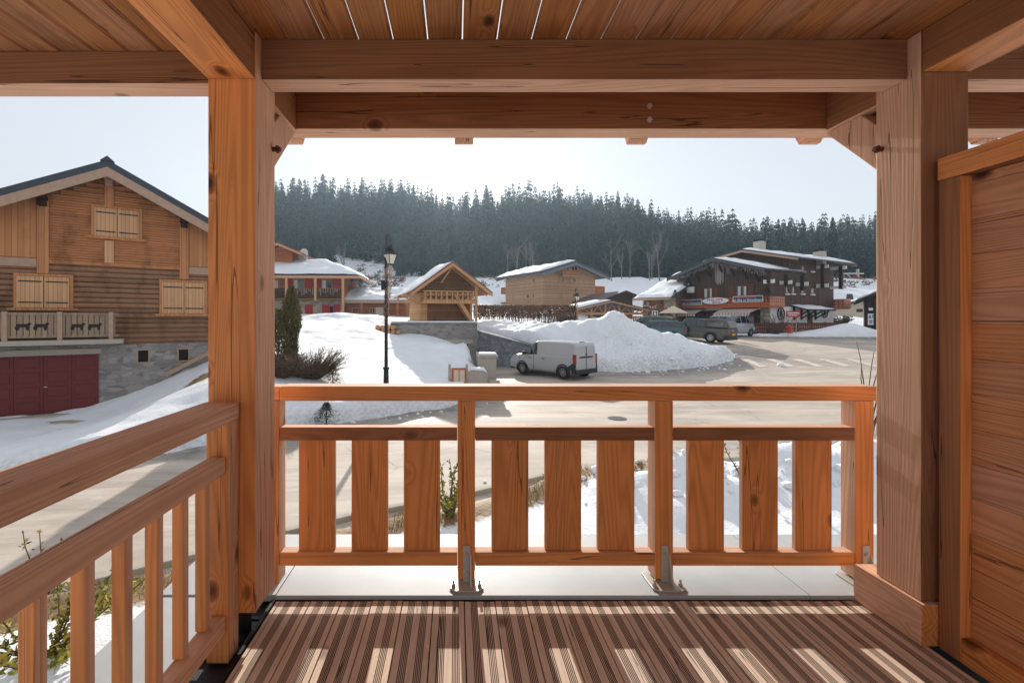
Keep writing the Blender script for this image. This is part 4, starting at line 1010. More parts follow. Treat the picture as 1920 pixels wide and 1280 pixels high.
lx_, lz_ = H.face(1210, 569, .93); text(h7, 'La', .95, (lx_, .93, lz_), (R(90), 0, 0), wt, 'lettering', .2)
for (a, b0, c, d) in ((1217, 574, 1221, 578), (1223, 574, 1226, 578), (1228, 572, 1231, 578)):
    rect(a, b0, c, d, .98, 'pale_mark', wt, .03)  # pale blocks stand for the illegible rest of the lettering

# ---------------------------------------------------------------- 8. sports shop
# front-right corner near px 1444; the front recedes to the left, the side recedes to the right
Zc = 45.0; XC = (1444 - VX) / F * Zc
THS = R(-62)
w8 = 10.0
# find width so that the left wall end falls at px 1283
def corner(th, px):   # distance along the front from the corner to the column px
    dx, dy = -math.cos(th), -math.sin(th); u = (px - VX) / F; return (u * Zc - XC) / (dx - u * dy)
w8 = corner(THS, 1283)
ox, oy = XC - math.cos(THS) * w8, Zc - math.sin(THS) * w8
H = Fr(ox, oy, -.15, THS); CUR = h8 = H.thing('sports_shop', 'dark brown boarded ski rental shop with orange balconies and striped awnings', 'shop')
yf = -1.3
xr = H.face(1337, 500, yf)[0]; zr8 = H.face(1337, 484, yf)[1] - .1
xeL, zeL = H.face(1250, 524, yf); xeR, zeR = H.face(1434, 505, yf)
mL = (zr8 - zeL) / (xr - xeL); mR = (zr8 - zeR) / (xeR - xr)
zg = H.face(1400, 575)[1]     # top of the ground floor
D8 = H.side(1508, 520, w8)[0]
DS = H.side(1563, 560, w8)[0]
walls(h8, 0, w8, D8, zg, xr, zr8 - .1, mL, M['brownV'], m2=mR, name='upper_wall')
b = MB(); b.box(0, w8, .02, DS, -1.2, zg - .002); b.build('ground_wall', M['plaster'], h8)
ro = gable_roof(h8, xeL, xeR + .0, yf, D8 - .2, xr, zr8, mL, .16, (M['roofdk'], flat('grey_verge', srgb(80, 80, 84), .6)), (.10, .26), m2=mR, fascia=.22, seed=61, edge=.35)
# rear block, taller
yb = D8 * .52
zRb = H.face(1400, 467, yb)[1] - .2; xrb = H.face(1400, 467, yb)[0]
xRb, zRbe = H.face(1606, 500, yb); mb_ = .0
ye, zre = H.side(1606, 499, w8 + 1.6)
xlb = H.face(1366, 480, yb)[0]; mlb = (zRb - H.face(1366, 480, yb)[1]) / max(.5, xrb - xlb)
mrb = (zRb - H.side(1500, 484, w8 + 1.3)[1]) / (w8 + 1.3 - xrb)
walls(h8, .5, w8 - .001, DS - yb - .2, zg + .002, xrb, zRb, mlb, M['brownV'], yb + .2, 'rear_wall', m2=mrb)
ro2 = gable_roof(h8, xrb - 4.5, w8 + 1.3, yb - .9, DS + 2.0, xrb, zRb, mlb, .16, (M['roofdk'], M['fascia']), (.1, .26), m2=mrb, fascia=.2, seed=67, edge=.35, name='rear_roof')
def chim(px, py0, py1, y, root):
    x_, zt = H.face(px, py0, y); zb_ = H.face(px, py1, y)[1]; s = .45
    c = panelbox(root, 'chimney', x_ - s, x_ + s, y - .4, y + .4, zb_ - .8, zt, M['brick'])
    panelbox(c, 'chimney_cap', x_ - s - .1, x_ + s + .1, y - .5, y + .5, zt + .12, zt + .2, M['iron'])
    for dx_ in (-s + .05, s - .05): panelbox(c, 'cap_leg', x_ + dx_ - .05, x_ + dx_ + .05, y - .35, y + .35, zt + .001, zt + .119, M['iron'])
chim(1424, 453, 465, yb + 2, ro2); chim(1537, 472, 482, yb + 6, ro2)
# upper floor windows and doors on the front
def fw(px0, py0, px1, py1, mull=1, pane=None, fr=None):
    xa, za = H.face(px0, py1); xb, zb_ = H.face(px1, py0); return window(h8, xa, za, xb - xa, zb_ - za, -.03, fr or M['brownsh'], pane or M['glass'], mull, parent_frame=.10)
fw(1318, 539, 1337, 560); fw(1379, 534, 1402, 556); fw(1360, 498, 1376, 516)
for a, b0, c, d in ((1321, 541, 1328, 558), (1331, 541, 1336, 558), (1384, 537, 1389, 554), (1395, 537, 1400, 554)): rect(a, b0, c, d, -.03, 'curtain', M['curtain'], .03, off=.012)
for a, b0, c, d in ((1307, 540, 1317, 562), (1338, 538, 1348, 560), (1367, 536, 1378, 557), (1403, 533, 1414, 554)): rect(a, b0, c, d, -.02, 'shutter', M['brownsh'], .07)
# balcony
yB = -1.1
zb0 = H.face(1400, 574, yB)[1]; zb1 = H.face(1400, 557, yB)[1]; xL = H.face(1266, 570, yB)[0]; xRr = w8 + .55
panelbox(h8, 'balcony_floor', xL, xRr, yB - .05, -.001, zb0 - .12, zb0 + .02, M['balc'])
def lattice(root, x0, x1, z0, z1, y, mat, name, alongy=False, cut=None):
    b = MB(); L = x1 - x0; h = z1 - z0; n = max(2, int(L / .33)); w_ = L / n
    def bx(a0, a1, e0, e1, c0, c1):
        if alongy: b.box(y + e0, y + e1, a0, a1, c0, c1)
        else: b.box(a0, a1, y + e0, y + e1, c0, c1)
    bx(x0, x1, -.03, .03, z1 - .08, z1); bx(x0, x1, -.03, .03, z0, z0 + .22); bx(x0, x1, -.012, .012, z0 + .22, z1 - .08)
    q = b
    for k in range(n):      # cut-outs read as small dark lozenges let into the boards
        c = x0 + (k + .5) * w_
        for zz, hh in ((z0 + h * .42, .11), (z0 + h * .72, .11), (z0 + h * .12, .05)):
            P_ = [(c - .075, zz), (c, zz - hh), (c + .075, zz), (c, zz + hh)]
            for sgn in (-1, 1):
                dd = sgn * (.0125 if zz > z0 + h * .3 else .0305)
                if alongy: q.add([(y + dd, a, e) for a, e in P_], [(0, 1, 2, 3)], 1)
                else: q.add([(a, y + dd, e) for a, e in P_], [(0, 1, 2, 3)], 1)
    return b.build(name, [mat, M['dark']], root, fix=False)
lattice(h8, xL, xRr, zb0, zb1, yB, M['balc'], 'balcony_front')
lattice(h8, yB + .04, 1.6, zb0, zb1, xRr - .03, M['balcp'], 'balcony_end', True)
panelbox(h8, 'balcony_floor', w8 + .001, xRr, 0, 1.6, zb0 - .12, zb0 + .02, M['balc'])
# signs
navy = flat('navy_sign', srgb(52, 76, 96), .5, None, .05); redl = flat('red_lettering', srgb(214, 62, 52), .6); whl = flat('white_sign', srgb(226, 228, 234), .5, None, .04)
def board(px0, py0, px1, py1, y, mat, fr=M['white']):
    xa, zb_ = H.face(px0, (py0 + py1) / 2 - (py1 - py0) / 2, y)[0], 0
    xa = H.face(px0, py0, y)[0]; xb = H.face(px1, py1, y)[0]; pm = (px0 + px1) / 2
    z1_ = H.face(pm, py0, y)[1]; z0_ = H.face(pm, py1, y)[1]
    s_ = panelbox(h8, 'sign', xa, xb, y - .05, y - .02, z0_, z1_, fr, .005); panelbox(s_, 'sign_face', xa + .07, xb - .07, y - .058, y - .0505, z0_ + .06, z1_ - .06, mat)
    return s_, (xa + xb) / 2, (z0_ + z1_) / 2, xb - xa, z1_ - z0_
s_, cx, cz, sw, sh = board(1272, 561.5, 1316, 572.5, yB - .03, navy)
yy = yB - .03 - .062
text(s_, 'VENTE', sh * .40, (cx - .05, yy, cz + sh * .19), (R(90), 0, 0), redl, sx=1.5); text(s_, 'de Skis et Chaussures', sh * .42, (cx, yy - .002, cz - sh * .17), (R(90), 0, 0), whl, shear=.35, sx=1.05)
s_, cx, cz, sw, sh = board(1374.5, 554.5, 1431, 566.5, yB - .03, navy)
text(s_, 'LOCATION', sh * .42, (cx - .2, yy, cz + sh * .19), (R(90), 0, 0), redl, sx=1.5); text(s_, 'de Skis et Snowboard', sh * .46, (cx, yy - .002, cz - sh * .17), (R(90), 0, 0), whl, shear=.35, sx=1.15)
xa = H.face(1317, 565, yB)[0]; xb = H.face(1368, 565, yB)[0]; cxx = (xa + xb) / 2; czz = (H.face(1342, 557, yB)[1] + H.face(1342, 571, yB)[1]) / 2; aw, ah = (xb - xa) / 2, (H.face(1342, 557, yB)[1] - H.face(1342, 571, yB)[1]) / 2
b = MB(); n = 40; b.prism([(cxx + aw * math.cos(2 * math.pi * k / n), czz + ah * math.sin(2 * math.pi * k / n)) for k in range(n)], yB - .09, yB - .05)
sg = b.build('sign', navy, h8); b = MB(); b.prism([(cxx + (aw - .05) * math.cos(2 * math.pi * k / n), czz + (ah - .05) * math.sin(2 * math.pi * k / n)) for k in range(n)], yB - .10, yB - .0905)
b.build('sign_face', whl, sg)
text(sg, 'PHILIPPE', ah * .95, (cxx, yB - .104, czz + ah * .22), (R(90), 0, 0), redl, sx=1.25); text(sg, 'Sports', ah * .72, (cxx + .1, yB - .106, czz - ah * .42), (R(90), 0, 0), navy, shear=.35, sx=1.2)
# awnings
aw1 = NT('striped_awning'); x_, y_, z_ = aw1.sep(aw1.coords()); st = aw1.math('GREATER_THAN', aw1.math('FRACT', aw1.math('MULTIPLY', x_, 3.2)), .45)
awm = aw1.fin(aw1.mix(st, srgb(150, 124, 116), srgb(206, 192, 182)), .9)
def awning(pxa, pxb, pya, pyb, ov):
    xa, za = H.face(pxa, pya, -.1); xb = H.face(pxb, pya, -.1)[0]; zb_ = H.face((pxa + pxb) / 2, pyb, -ov)[1]; za = H.face((pxa + pxb) / 2, pya, -.1)[1]
    b = MB(); b.add([(xa, -.06, za), (xb, -.06, za), (xb, -ov, zb_), (xa, -ov, zb_)], [(0, 1, 2, 3)])
    n = 14
    for k in range(n):
        a, c = xa + (xb - xa) * k / n, xa + (xb - xa) * (k + 1) / n; b.add([(a, -ov, zb_), (c, -ov, zb_), (c, -ov, zb_ - .22), ((a + c) / 2, -ov, zb_ - .32), (a, -ov, zb_ - .22)], [(0, 1, 2, 3, 4)])
    o = b.build('awning', awm, h8, fix=False); md = o.modifiers.new('s', 'SOLIDIFY'); md.thickness = .03
awning(1287, 1326, 577, 588, 2.2); awning(1362, 1430, 575, 587, 2.4)
panelbox(h8, 'shopfront', .4, w8 - .9, -.05, -.0, -.6, zg - .35, M['dark'])
for k in range(7):
    x_ = .6 + k * (w8 - 1.8) / 7; window(h8, x_, .25, (w8 - 1.8) / 7 - .2, 1.7, -.07, M['brownsh'], M['glass'], 0, name='shop_window')
panelbox(h8, 'stone_pier', w8 - .85, w8 + .02, -.12, .0, -1.2, zg - .01, M['stonew'])
panelbox(h8, 'door', w8 * .46, w8 * .55, -.15, -.12, -.6, zg - .6, M['fascia'])
# brackets under the verge and light garland
for px in (1296, 1312, 1333, 1356, 1377, 1401, 1423):
    x_ = H.face(px, 520, 0)[0]; zt = zr8 - .2 - (mL if x_ < xr else mR) * abs(x_ - xr); b = MB(); b.bar((x_, 0, zt - 1.2), (x_, -1.0, zt - .15), .16, .16); b.bar((x_, 0, zt - .12), (x_, -1.2, zt - .12), .18, .2); b.build('bracket', M['beam'], h8)
b = MB(); grs = random.Random(3); x_ = xeL + 1.2
while x_ < w8 + .5:
    zt = zr8 - .25 - (mL if x_ < xr else mR) * abs(x_ - xr); L = grs.uniform(.08, .5) * (1.6 if abs(x_ - xr) < .5 else 1); b.box(x_, x_ + .018, -1.12, -1.10, zt - L, zt); x_ += grs.uniform(.06, .16)
for k in range(26):
    x_ = xr + grs.uniform(-.5, .5); b.box(x_, x_ + .02, -.2, -.17, zr8 - 2.7 + grs.uniform(-.3, .2) + abs(x_ - xr), zr8 - .5)
b.build('light_garland', flat('pale_cable', srgb(186, 178, 172), .8), h8)
# left corner post with its white panel
x_ = H.face(1288, 540, -1.0)[0] - .2; panelbox(h8, 'corner_post', x_ - .16, x_ + .16, -1.1, -.8, zg + 1.4, zeL + .4, M['beam']); panelbox(h8, 'white_panel', x_ + .17, x_ + 1.05, -.98, -.9, zg + 1.7, zg + 2.35, M['plaster'])
# side elevation: windows with white sills, dark posts with white boards
for px, py0, py1 in ((1475.5, 536, 550), (1486.5, 536, 550), (1504.5, 534, 550), (1523, 539, 551), (1523, 497, 508), (1505, 498, 508)):
    ya, z0_ = H.side(px - 3.2, py1, w8); yb_, z1_ = H.side(px + 3.2, py0, w8); window(h8, ya, z0_, yb_ - ya, z1_ - z0_, w8 + .0, M['brownsh'], M['glass'], 0, side=-1, parent_frame=.08)
    b = MB(); b.box(w8 + .001, w8 + .12, ya - .05, yb_ + .05, z0_ - .14, z0_ - .01); b.build('sill', M['white'], h8)
def spost(px, py0, py1, white, ov=.9):
    y_, z1_ = H.side(px, py0, w8 + ov); z0_ = H.side(px, py1, w8 + ov)[1]
    p = panelbox(h8, 'eaves_post', w8 + ov - .15, w8 + ov + .15, y_ - .18, y_ + .18, z0_, z1_, M['beam'])
    for (a, c) in white:
        zz1 = H.side(px, a, w8 + ov)[1]; zz0 = H.side(px, c, w8 + ov)[1]; b = MB(); b.box(w8 + .002, w8 + ov - .16, y_ - .06, y_ + .06, zz0, zz1); b.box(w8 + ov + .16, w8 + ov + .5, y_ - .06, y_ + .06, zz0, zz1); b.build('white_board', M['white'], p)
spost(1442, 507, 530, ((524, 531),), .5); spost(1474.5, 514, 536, ((526, 533),), .6); spost(1505, 516, 545, ((529, 536),), .6); spost(1543, 495, 540, ((497, 503), (532, 539)), .6); spost(1577, 499, 542, ((499, 505), (536, 541)), 1.0)
# porch roof on the side
b = MB(); ya = H.side(1500, 575, w8 + .8)[0]; yb_ = H.side(1553, 578, w8 + .8)[0]; zp = H.side(1520, 573, w8)[1]
b.add([(w8, ya, zp), (w8, yb_, zp), (w8 + 1.5, yb_, zp - .45), (w8 + 1.5, ya, zp - .45), (w8, ya, zp - .12), (w8, yb_, zp - .12), (w8 + 1.5, yb_, zp - .57), (w8 + 1.5, ya, zp - .57)], [(0, 1, 2, 3), (4, 7, 6, 5), (0, 3, 7, 4), (3, 2, 6, 7), (1, 5, 6, 2), (0, 4, 5, 1)])
po = b.build('porch_roof', M['beam'], h8); snow_on(po, (w8, ya, zp + .01), (1.4, 0, -.43), (0, yb_ - ya, 0), 5, 12, .12, 71)
for k in range(4):
    y_ = ya + (yb_ - ya) * (k + .3) / 4; b = MB(); b.bar((w8 + .02, y_, zp - 1.4), (w8 + 1.3, y_, zp - .6), .12, .12); b.box(w8 + .001, w8 + .14, y_ - .08, y_ + .08, zp - 1.5, zp - .15); b.build('bracket', M['beam'], h8)
y_ = H.side(1518, 595, w8)[0]; panelbox(h8, 'door', w8, w8 + .06, y_ - .5, y_ + .5, -.2, 1.9, M['brownsh'])
for px in (1463, 1545):    # cartwheels hung on the wall
    y_, z_ = H.side(px, 588 if px < 1500 else 585, w8); b = MB(); n = 20; r = .62
    for k in range(n):
        t0, t1 = 2 * math.pi * k / n, 2 * math.pi * (k + 1) / n; b.bar((w8 + .08, y_ + r * math.cos(t0), z_ + r * math.sin(t0)), (w8 + .08, y_ + r * math.cos(t1), z_ + r * math.sin(t1)), .06, .08, up=(1, 0, 0))
    for k in range(5): t0 = math.pi * k / 5; b.bar((w8 + .07, y_ + r * math.cos(t0), z_ + r * math.sin(t0)), (w8 + .07, y_ - r * math.cos(t0), z_ - r * math.sin(t0)), .04, .05, up=(1, 0, 0))
    b.cyl((w8 + .02, y_, z_), (w8 + .14, y_, z_), .12, n=10)
    o = b.build('cartwheel', M['iron'], None); o.location = H.o; o.rotation_euler = (0, 0, H.th)
    tag(o, 'black spoked cartwheel on the white wall, ' + ('beside the bare bush' if px < 1500 else 'right of the porch brackets'), 'cartwheel', 'cartwheels on the shop wall')
# small balcony on the far end
yb_ = DS; lattice(h8, w8 - 1.6, w8 + 1.0, H.side(1570, 578, w8)[1], H.side(1570, 561, w8)[1], yb_ + 0.02, M['balcp'], 'end_balcony'); 
b = MB(); b.box(w8 - 1.6, w8 + 1.0, DS + .06, DS + 1.3, H.side(1570, 578, w8)[1] - .1, H.side(1570, 578, w8)[1]); b.build('balcony_floor', M['balc'], h8)
lattice(h8, DS + .06, DS + 1.4, H.side(1570, 578, w8)[1], H.side(1570, 561, w8)[1], w8 + 1.0, M['balcp'], 'end_balcony', True)
HS = H

# ---------------------------------------------------------------- 9. buildings at the right edge
H = Fr((1562 - VX) / F * 70, 70, 1.0, R(-38)); CUR = h9 = H.thing('cream_house', 'small cream rendered house with a dark chimney beyond the shop', 'house')
w9 = H.face(1625, 590)[0]; ze = H.face(1575, 575)[1]; xr = w9 + 1.0; zr9 = H.face(1640, 557)[1]
walls(h9, 0, w9 + 6, 7, -1, xr, zr9, (zr9 - ze) / xr, M['cream'])
gable_roof(h9, -.8, w9 + 7, -.8, 8, xr, zr9, (zr9 - ze) / xr, .15, (M['roofdk'], M['roofdk']), (.25, .2), seed=81)
x_, z_ = H.face(1606, 585); x2, z2 = H.face(1618, 579); window(h9, x_, z_, x2 - x_, z2 - z_, 0, M['brownsh'], M['glass'], 1)
cx_, cz_ = H.face(1593, 551, 3); b = MB(); b.prism([(cx_ - .65, cz_ - 2.4), (cx_ + .75, cz_ - 2.4), (cx_ + .3, cz_), (cx_ - .35, cz_)], 2.5, 3.5); b.build('chimney', M['roofdk'], h9)
H = Fr((1622 - VX) / F * 47, 47, -.1, R(-40)); CUR = h10 = H.thing('kiosk', 'dark timber kiosk with a snowy roof and a white notice board', 'kiosk')
w10 = 4.5; ze = H.face(1622, 556)[1]; xr = 2.6; zr10 = H.face(1644, 533)[1]
panelbox(h10, 'wall', 0, w10, 0, 4, -.5, ze + .1, M['brownV'])
gable_roof(h10, H.face(1604, 557, -1)[0], w10 + 1.6, -1.0, 5, xr, zr10, .52, .15, (M['roofdk'], M['beam']), (.3, .2), seed=88)
rect(1627, 588, 1643, 609, -.3, 'notice_board', M['white'], .05); rect(1628.5, 577, 1637, 582, -.3, 'notice_board', M['white'], .05)
for a, c, d, e in ((1629, 591, 1633, 597), (1635, 590, 1641, 596), (1630, 600, 1635, 606), (1637, 599, 1642, 605)): rect(a, c, d, e, -.36, 'poster', flat('poster_blue', srgb(120, 146, 176), .7), .01)
for px in (1623, 1641): x_ = H.face(px, 600, -.3)[0]; panelbox(h10, 'post', x_ - .1, x_ + .1, -.42, -.22, -.5, ze, M['beam'])
# ================================================================ vehicles
def paint(name, col, rough=.3, dirt=.25):
    g = NT(name); v = g.coords(); z = g.sep(v)[2]; nz = g.noise(v, 4, 4, .6)
    low = g.math('MULTIPLY', g.math('SUBTRACT', 1.0, g.math('MULTIPLY', z, 1.3, clamp=True), clamp=True), g.math('ADD', .4, nz), clamp=True)
    c = g.mix(g.math('MULTIPLY', low, dirt * 2.2, clamp=True), col, srgb(128, 118, 106))
    g.b.inputs['Coat Weight'].default_value = .5; g.b.inputs['Coat Roughness'].default_value = .08
    return g.fin(c, g.math('ADD', rough, g.math('MULTIPLY', low, .4)))
tyre = flat('tyre_rubber', srgb(34, 33, 33), .85); rim = flat('wheel_rim', srgb(150, 150, 152), .4, .6); blackp = flat('black_plastic', srgb(44, 44, 46), .6)
lamp_r = flat('red_lamp', srgb(150, 34, 24), .25); glass_c = flat('car_glass', srgb(26, 32, 36), .06, None, .1, spec=.9)
platey = flat('yellow_plate', srgb(226, 190, 40), .5); platew = flat('white_plate', srgb(225, 225, 225), .5)
def vehicle(name, label, cat, L, Wd, top, belt, stations, mat, wheels, pos, head, pitch=0, wr=.33, glass=(), bumper=.45, lamps=(.75, 1.15, .12), plate=None, group=None, extra=None):
    """stations: (x, roof height, roof half-width factor); x runs from the rear (0) to the nose (L). glass: station index ranges per side, and end faces"""
    hx_, hy_ = math.cos(head), math.sin(head); q0, q1 = wheels[0] - L / 2, wheels[1] - L / 2
    za_, zb2 = R1(pos[0] + hx_ * q0, pos[1] + hy_ * q0), R1(pos[0] + hx_ * q1, pos[1] + hy_ * q1); pitch = -math.atan2(zb2 - za_, q1 - q0)
    pos = (pos[0], pos[1], za_ + (zb2 - za_) * (0 - q0) / (q1 - q0) + .01)
    root = thing(name, label, cat, pos, 0, group); root.rotation_euler = (0, pitch, head)
    # local: +x nose, body centred: shift by L/2
    zb = .28; n = len(stations); b = MB(); G = MB(); hw = Wd / 2; rings = []
    for i, (x, zr, rf_) in enumerate(stations):
        bl = min(belt, zr - .03); end = 0.90 if i in (0, n - 1) else 1.0
        y0 = hw * end; yr = hw * rf_
        pts = [(0, zb), (y0 * .86, zb), (y0 * .96, zb + .10), (y0, zb + (bl - zb) * .45), (y0 * .985, bl), (y0 * .97 if zr - bl < .1 else (y0 * .96), bl + .012), (yr * 1.0, zr - .07 if zr - bl > .12 else zr - .008), (yr * .90, zr - .015 if zr - bl > .12 else zr - .003), (0, zr)]
        rings.append([(x - L / 2, y, z) for y, z in pts] + [(x - L / 2, -y, z) for y, z in pts[-2:0:-1]])
    m = len(rings[0]); half = 8
    for r_ in rings: b.v += r_
    for i in range(n - 1):
        for k in range(m):
            a, c = i * m + k, i * m + (k + 1) % m; f_ = (a, c, c + m, a + m)
            seg = k if k < half else m - 1 - k
            isg = (seg == 5 and any(g0 <= i < g1 for g0, g1 in glass.get('side', ()))) or (seg in (5, 6, 7) and i in glass.get('top', ()))
            if isg: 
                o_ = len(G.v); G.v += [b.v[q] for q in f_]; G.f.append(tuple(range(o_, o_ + 4))); G.m.append(0)
            b.f.append(f_); b.m.append(0)
    b.f.append(tuple(range(m))[::-1]); b.m.append(0); b.f.append(tuple((n - 1) * m + k for k in range(m))); b.m.append(0)
    body = b.build('body', mat, root, smooth=False); bv = body.modifiers.new('b', 'BEVEL'); bv.width = .035; bv.segments = 2; bv.angle_limit = R(28)
    body.data.polygons.foreach_set('use_smooth', [True] * len(body.data.polygons)); 
    ea = body.modifiers.new('n', 'WEIGHTED_NORMAL')
    if G.v:
        # inset glass slightly proud of the body
        cen = {}
        V2 = []
        for f_ in G.f:
            P = [Vector(G.v[q]) for q in f_]; c = sum(P, Vector()) / 4; nn = (P[1] - P[0]).cross(P[3] - P[0]).normalized()
            out = Vector((0, c.y, max(0, c.z - .9))); 
            if nn.dot(out if out.length > .01 else Vector((1, 0, .3))) < 0: nn = -nn
            V2 += [c + (p - c) * .90 + nn * .012 for p in P]
        G.v = V2; gl_ = G.build('window', glass_c, root, fix=False); sd_ = gl_.modifiers.new('s', 'SOLIDIFY'); sd_.thickness = .01
    for wx in wheels:
        for s in (-1, 1):
            y = s * (hw - .085); x = wx - L / 2
            ar = MB(); k_ = 18
            for q in range(k_):
                t0, t1 = -.35 + (math.pi + .7) * q / k_, -.35 + (math.pi + .7) * (q + 1) / k_; ra, rb = wr + .012, wr + .085
                ar.prism([(x + ra * math.cos(t0), wr + ra * math.sin(t0)), (x + rb * math.cos(t0), wr + rb * math.sin(t0)), (x + rb * math.cos(t1), wr + rb * math.sin(t1)), (x + ra * math.cos(t1), wr + ra * math.sin(t1))], s * (hw * .93), s * (hw + .007), 0, 'xz')
            ar.build('wheel_arch', blackp, root)
            t = MB(); k2 = 24; prof = [(wr * .62, -.10), (wr * .93, -.11), (wr, -.075), (wr, .075), (wr * .93, .11), (wr * .62, .10)]
            for a in range(k2):
                an = 2 * math.pi * a / k2
                t.v += [(x + r * math.cos(an), y + h * s, wr + r * math.sin(an)) for r, h in prof]
            for a in range(k2):
                for q in range(5): o0 = a * 6; o1 = ((a + 1) % k2) * 6; t.f.append((o0 + q, o0 + q + 1, o1 + q + 1, o1 + q)); t.m.append(0)
            w_ = t.build('wheel', tyre, root, smooth=True)
            rr = MB(); rr.cyl((x, y - .05 * s, wr), (x, y + .075 * s, wr), wr * .66, wr * .60, 24); ri = rr.build('rim', rim, w_, bevel=.01)
            hl = MB()
            for q in range(8): an = 2 * math.pi * q / 8; hl.cyl((x + wr * .40 * math.cos(an), y + .070 * s, wr + wr * .40 * math.sin(an)), (x + wr * .40 * math.cos(an), y + .078 * s, wr + wr * .40 * math.sin(an)), .035, n=8)
            hl.build('rim_hole', M['dark'], w_)
    bp = MB(); bp.box(-L / 2 - .06, -L / 2 + .25, -hw * .97, hw * .97, .27, bumper); bp.build('bumper', blackp, root, bevel=.03)
    bp = MB(); bp.box(L / 2 - .25, L / 2 + .04, -hw * .92, hw * .92, .26, .55); bp.build('bumper', blackp, root, bevel=.04)
    sk = MB()
    for s in (-1, 1): sk.box(-L / 2 + .2, L / 2 - .2, s * hw * .9, s * (hw + .003), .24, .36)
    for s in (-1, 1):
        x0_ = -L / 2; lm = MB(); lm.box(x0_ - .012 + .0, x0_ + lamps[2], s * (hw - .13), s * (hw + .008), lamps[0], lamps[1]); lm.build('tail_lamp', lamp_r, root, bevel=.02)
        hd = MB(); hd.box(L / 2 - .25, L / 2 - .0, s * (hw - .30), s * (hw * .93), .62, .80); hd.build('headlight', M['white'], root, bevel=.03)
        mx = stations[glass.get('mirror', n - 3)][0] - L / 2; mi = MB(); mi.box(mx - .08, mx + .08, s * (hw + .02), s * (hw + .22), belt + .02, belt + .20); mi.build('mirror', blackp, root, bevel=.03)
    if plate:
        pl = MB(); pl.box(-L / 2 - .075, -L / 2 - .06, -.26, .26, plate[1], plate[1] + .12); pl.build('number_plate', plate[0], root)
    if extra: extra(root, L, hw)
    return root
def van_extra(root, L, hw):
    b = MB(); b.box(-L / 2 - .035, -L / 2 + .0, -.52, .52, 1.06, 1.13); b.build('handle', blackp, root, bevel=.01)
    b = MB(); b.cyl((-L / 2 - .03, 0, 1.24), (-L / 2 + .02, 0, 1.24), .06, n=4); b.build('badge', M['iron'], root)
    b = MB(); b.box(-L / 2 - .022, -L / 2 + .005, -.008, .008, .5, 1.62); b.box(-L / 2 + .02, -L / 2 + .03, -hw * .80, hw * .80, .47, .482); b.build('door_seam', M['dark'], root)
    for s in (-1, 1):
        b = MB(); b.prism([(-L / 2 - .02, .44), (-L / 2 + .62, .44), (-L / 2 + .45, .62), (-L / 2 + .15, .80), (-L / 2 - .0, .80)], s * hw * .9, s * (hw + .010), 0, 'xz'); b.build('corner_trim', blackp, root)
        b = MB(); b.box(.62, .80, s * hw, s * (hw + .03), .93, .96); b.box(-.30, -.12, s * hw, s * (hw + .03), .93, .96); b.build('door_handle', blackp, root)
        b = MB()
        for xx in (.45, 1.45): b.box(xx - .006, xx + .006, s * hw * .97, s * (hw + .004), .40, 1.06)
        b.build('door_seam', M['dark'], root)
    b = MB(); b.box(-L / 2 + .22, -L / 2 + .28, -.18, .18, 1.815, 1.845); b.build('brake_light', lamp_r, root)
vz = (R1(5.4, 22.8) + R1(3.9, 25)) / 2
vehicle('delivery_van', 'small white delivery van parked by the snow heap', 'van', 4.45, 1.80, 1.85, 1.08,
    [(0, 1.66, .80), (.10, 1.80, .86), (.5, 1.85, .88), (1.6, 1.86, .88), (2.45, 1.86, .88), (2.65, 1.82, .87), (2.95, 1.64, .84), (3.25, 1.43, .82), (3.50, 1.24, .84), (3.62, 1.15, .86), (3.95, 1.07, .86), (4.25, .96, .84), (4.40, .80, .80), (4.45, .6, .74)],
    paint('white_car_paint', srgb(172, 173, 178)), (.75, 3.5), (5.1, 24.35, -1.80), R(128), R(-2), .335, {'side': ((4, 7),), 'top': (5, 6, 7), 'mirror': 7}, .50, (.78, 1.24, .13), None, None, van_extra)
def pick_extra(root, L, hw):
    b = MB(); b.box(-L / 2 + .0, -L / 2 + 1.55, -hw * .90, hw * .90, 1.10, 1.13); b.build('bed_trim', blackp, root, bevel=.02)
    b = MB(); P = [(-L / 2 - .01, 1.13), (-L / 2 + 1.6, 1.13), (-L / 2 + 1.6, 1.73), (-L / 2 + .35, 1.72), (-L / 2 + .10, 1.62)]; b.prism(P, -hw * .86, hw * .86); b.build('canopy', paint('canopy_paint', srgb(60, 64, 62)), root, bevel=.05)
    b = MB(); b.prism([(-L / 2 - .02, 1.18), (-L / 2 + .02, 1.18), (-L / 2 + .13, 1.58), (-L / 2 + .09, 1.58)], -hw * .74, hw * .74); b.build('canopy_window', glass_c, root)
    for s in (-1, 1): b = MB(); b.box(-L / 2 + .35, -L / 2 + 1.4, s * hw * .855, s * hw * .868, 1.25, 1.58); b.build('canopy_window', glass_c, root)
    b = MB(); b.box(-L / 2 - .025, -L / 2, -.14, .14, .92, .98); b.build('handle', M['galv'], root)
vehicle('pickup', 'dark green pickup with a canopy and yellow number plate', 'pickup', 5.1, 1.80, 1.75, 1.10,
    [(0, 1.10, .95), (1.55, 1.11, .95), (1.60, 1.70, .80), (2.2, 1.75, .80), (3.0, 1.74, .80), (3.65, 1.20, .82), (4.5, 1.08, .82), (4.98, .95, .78), (5.1, .7, .75)],
    paint('pickup_paint', srgb(50, 55, 52), .25, .35), (1.15, 4.2), (18.45, 35.0, -.50), R(128), R(1.5), .38, {'side': ((2, 4), (4, 5)), 'top': (4,), 'mirror': 5}, .62, (.75, 1.08, .06), (platey, .62), None, pick_extra)
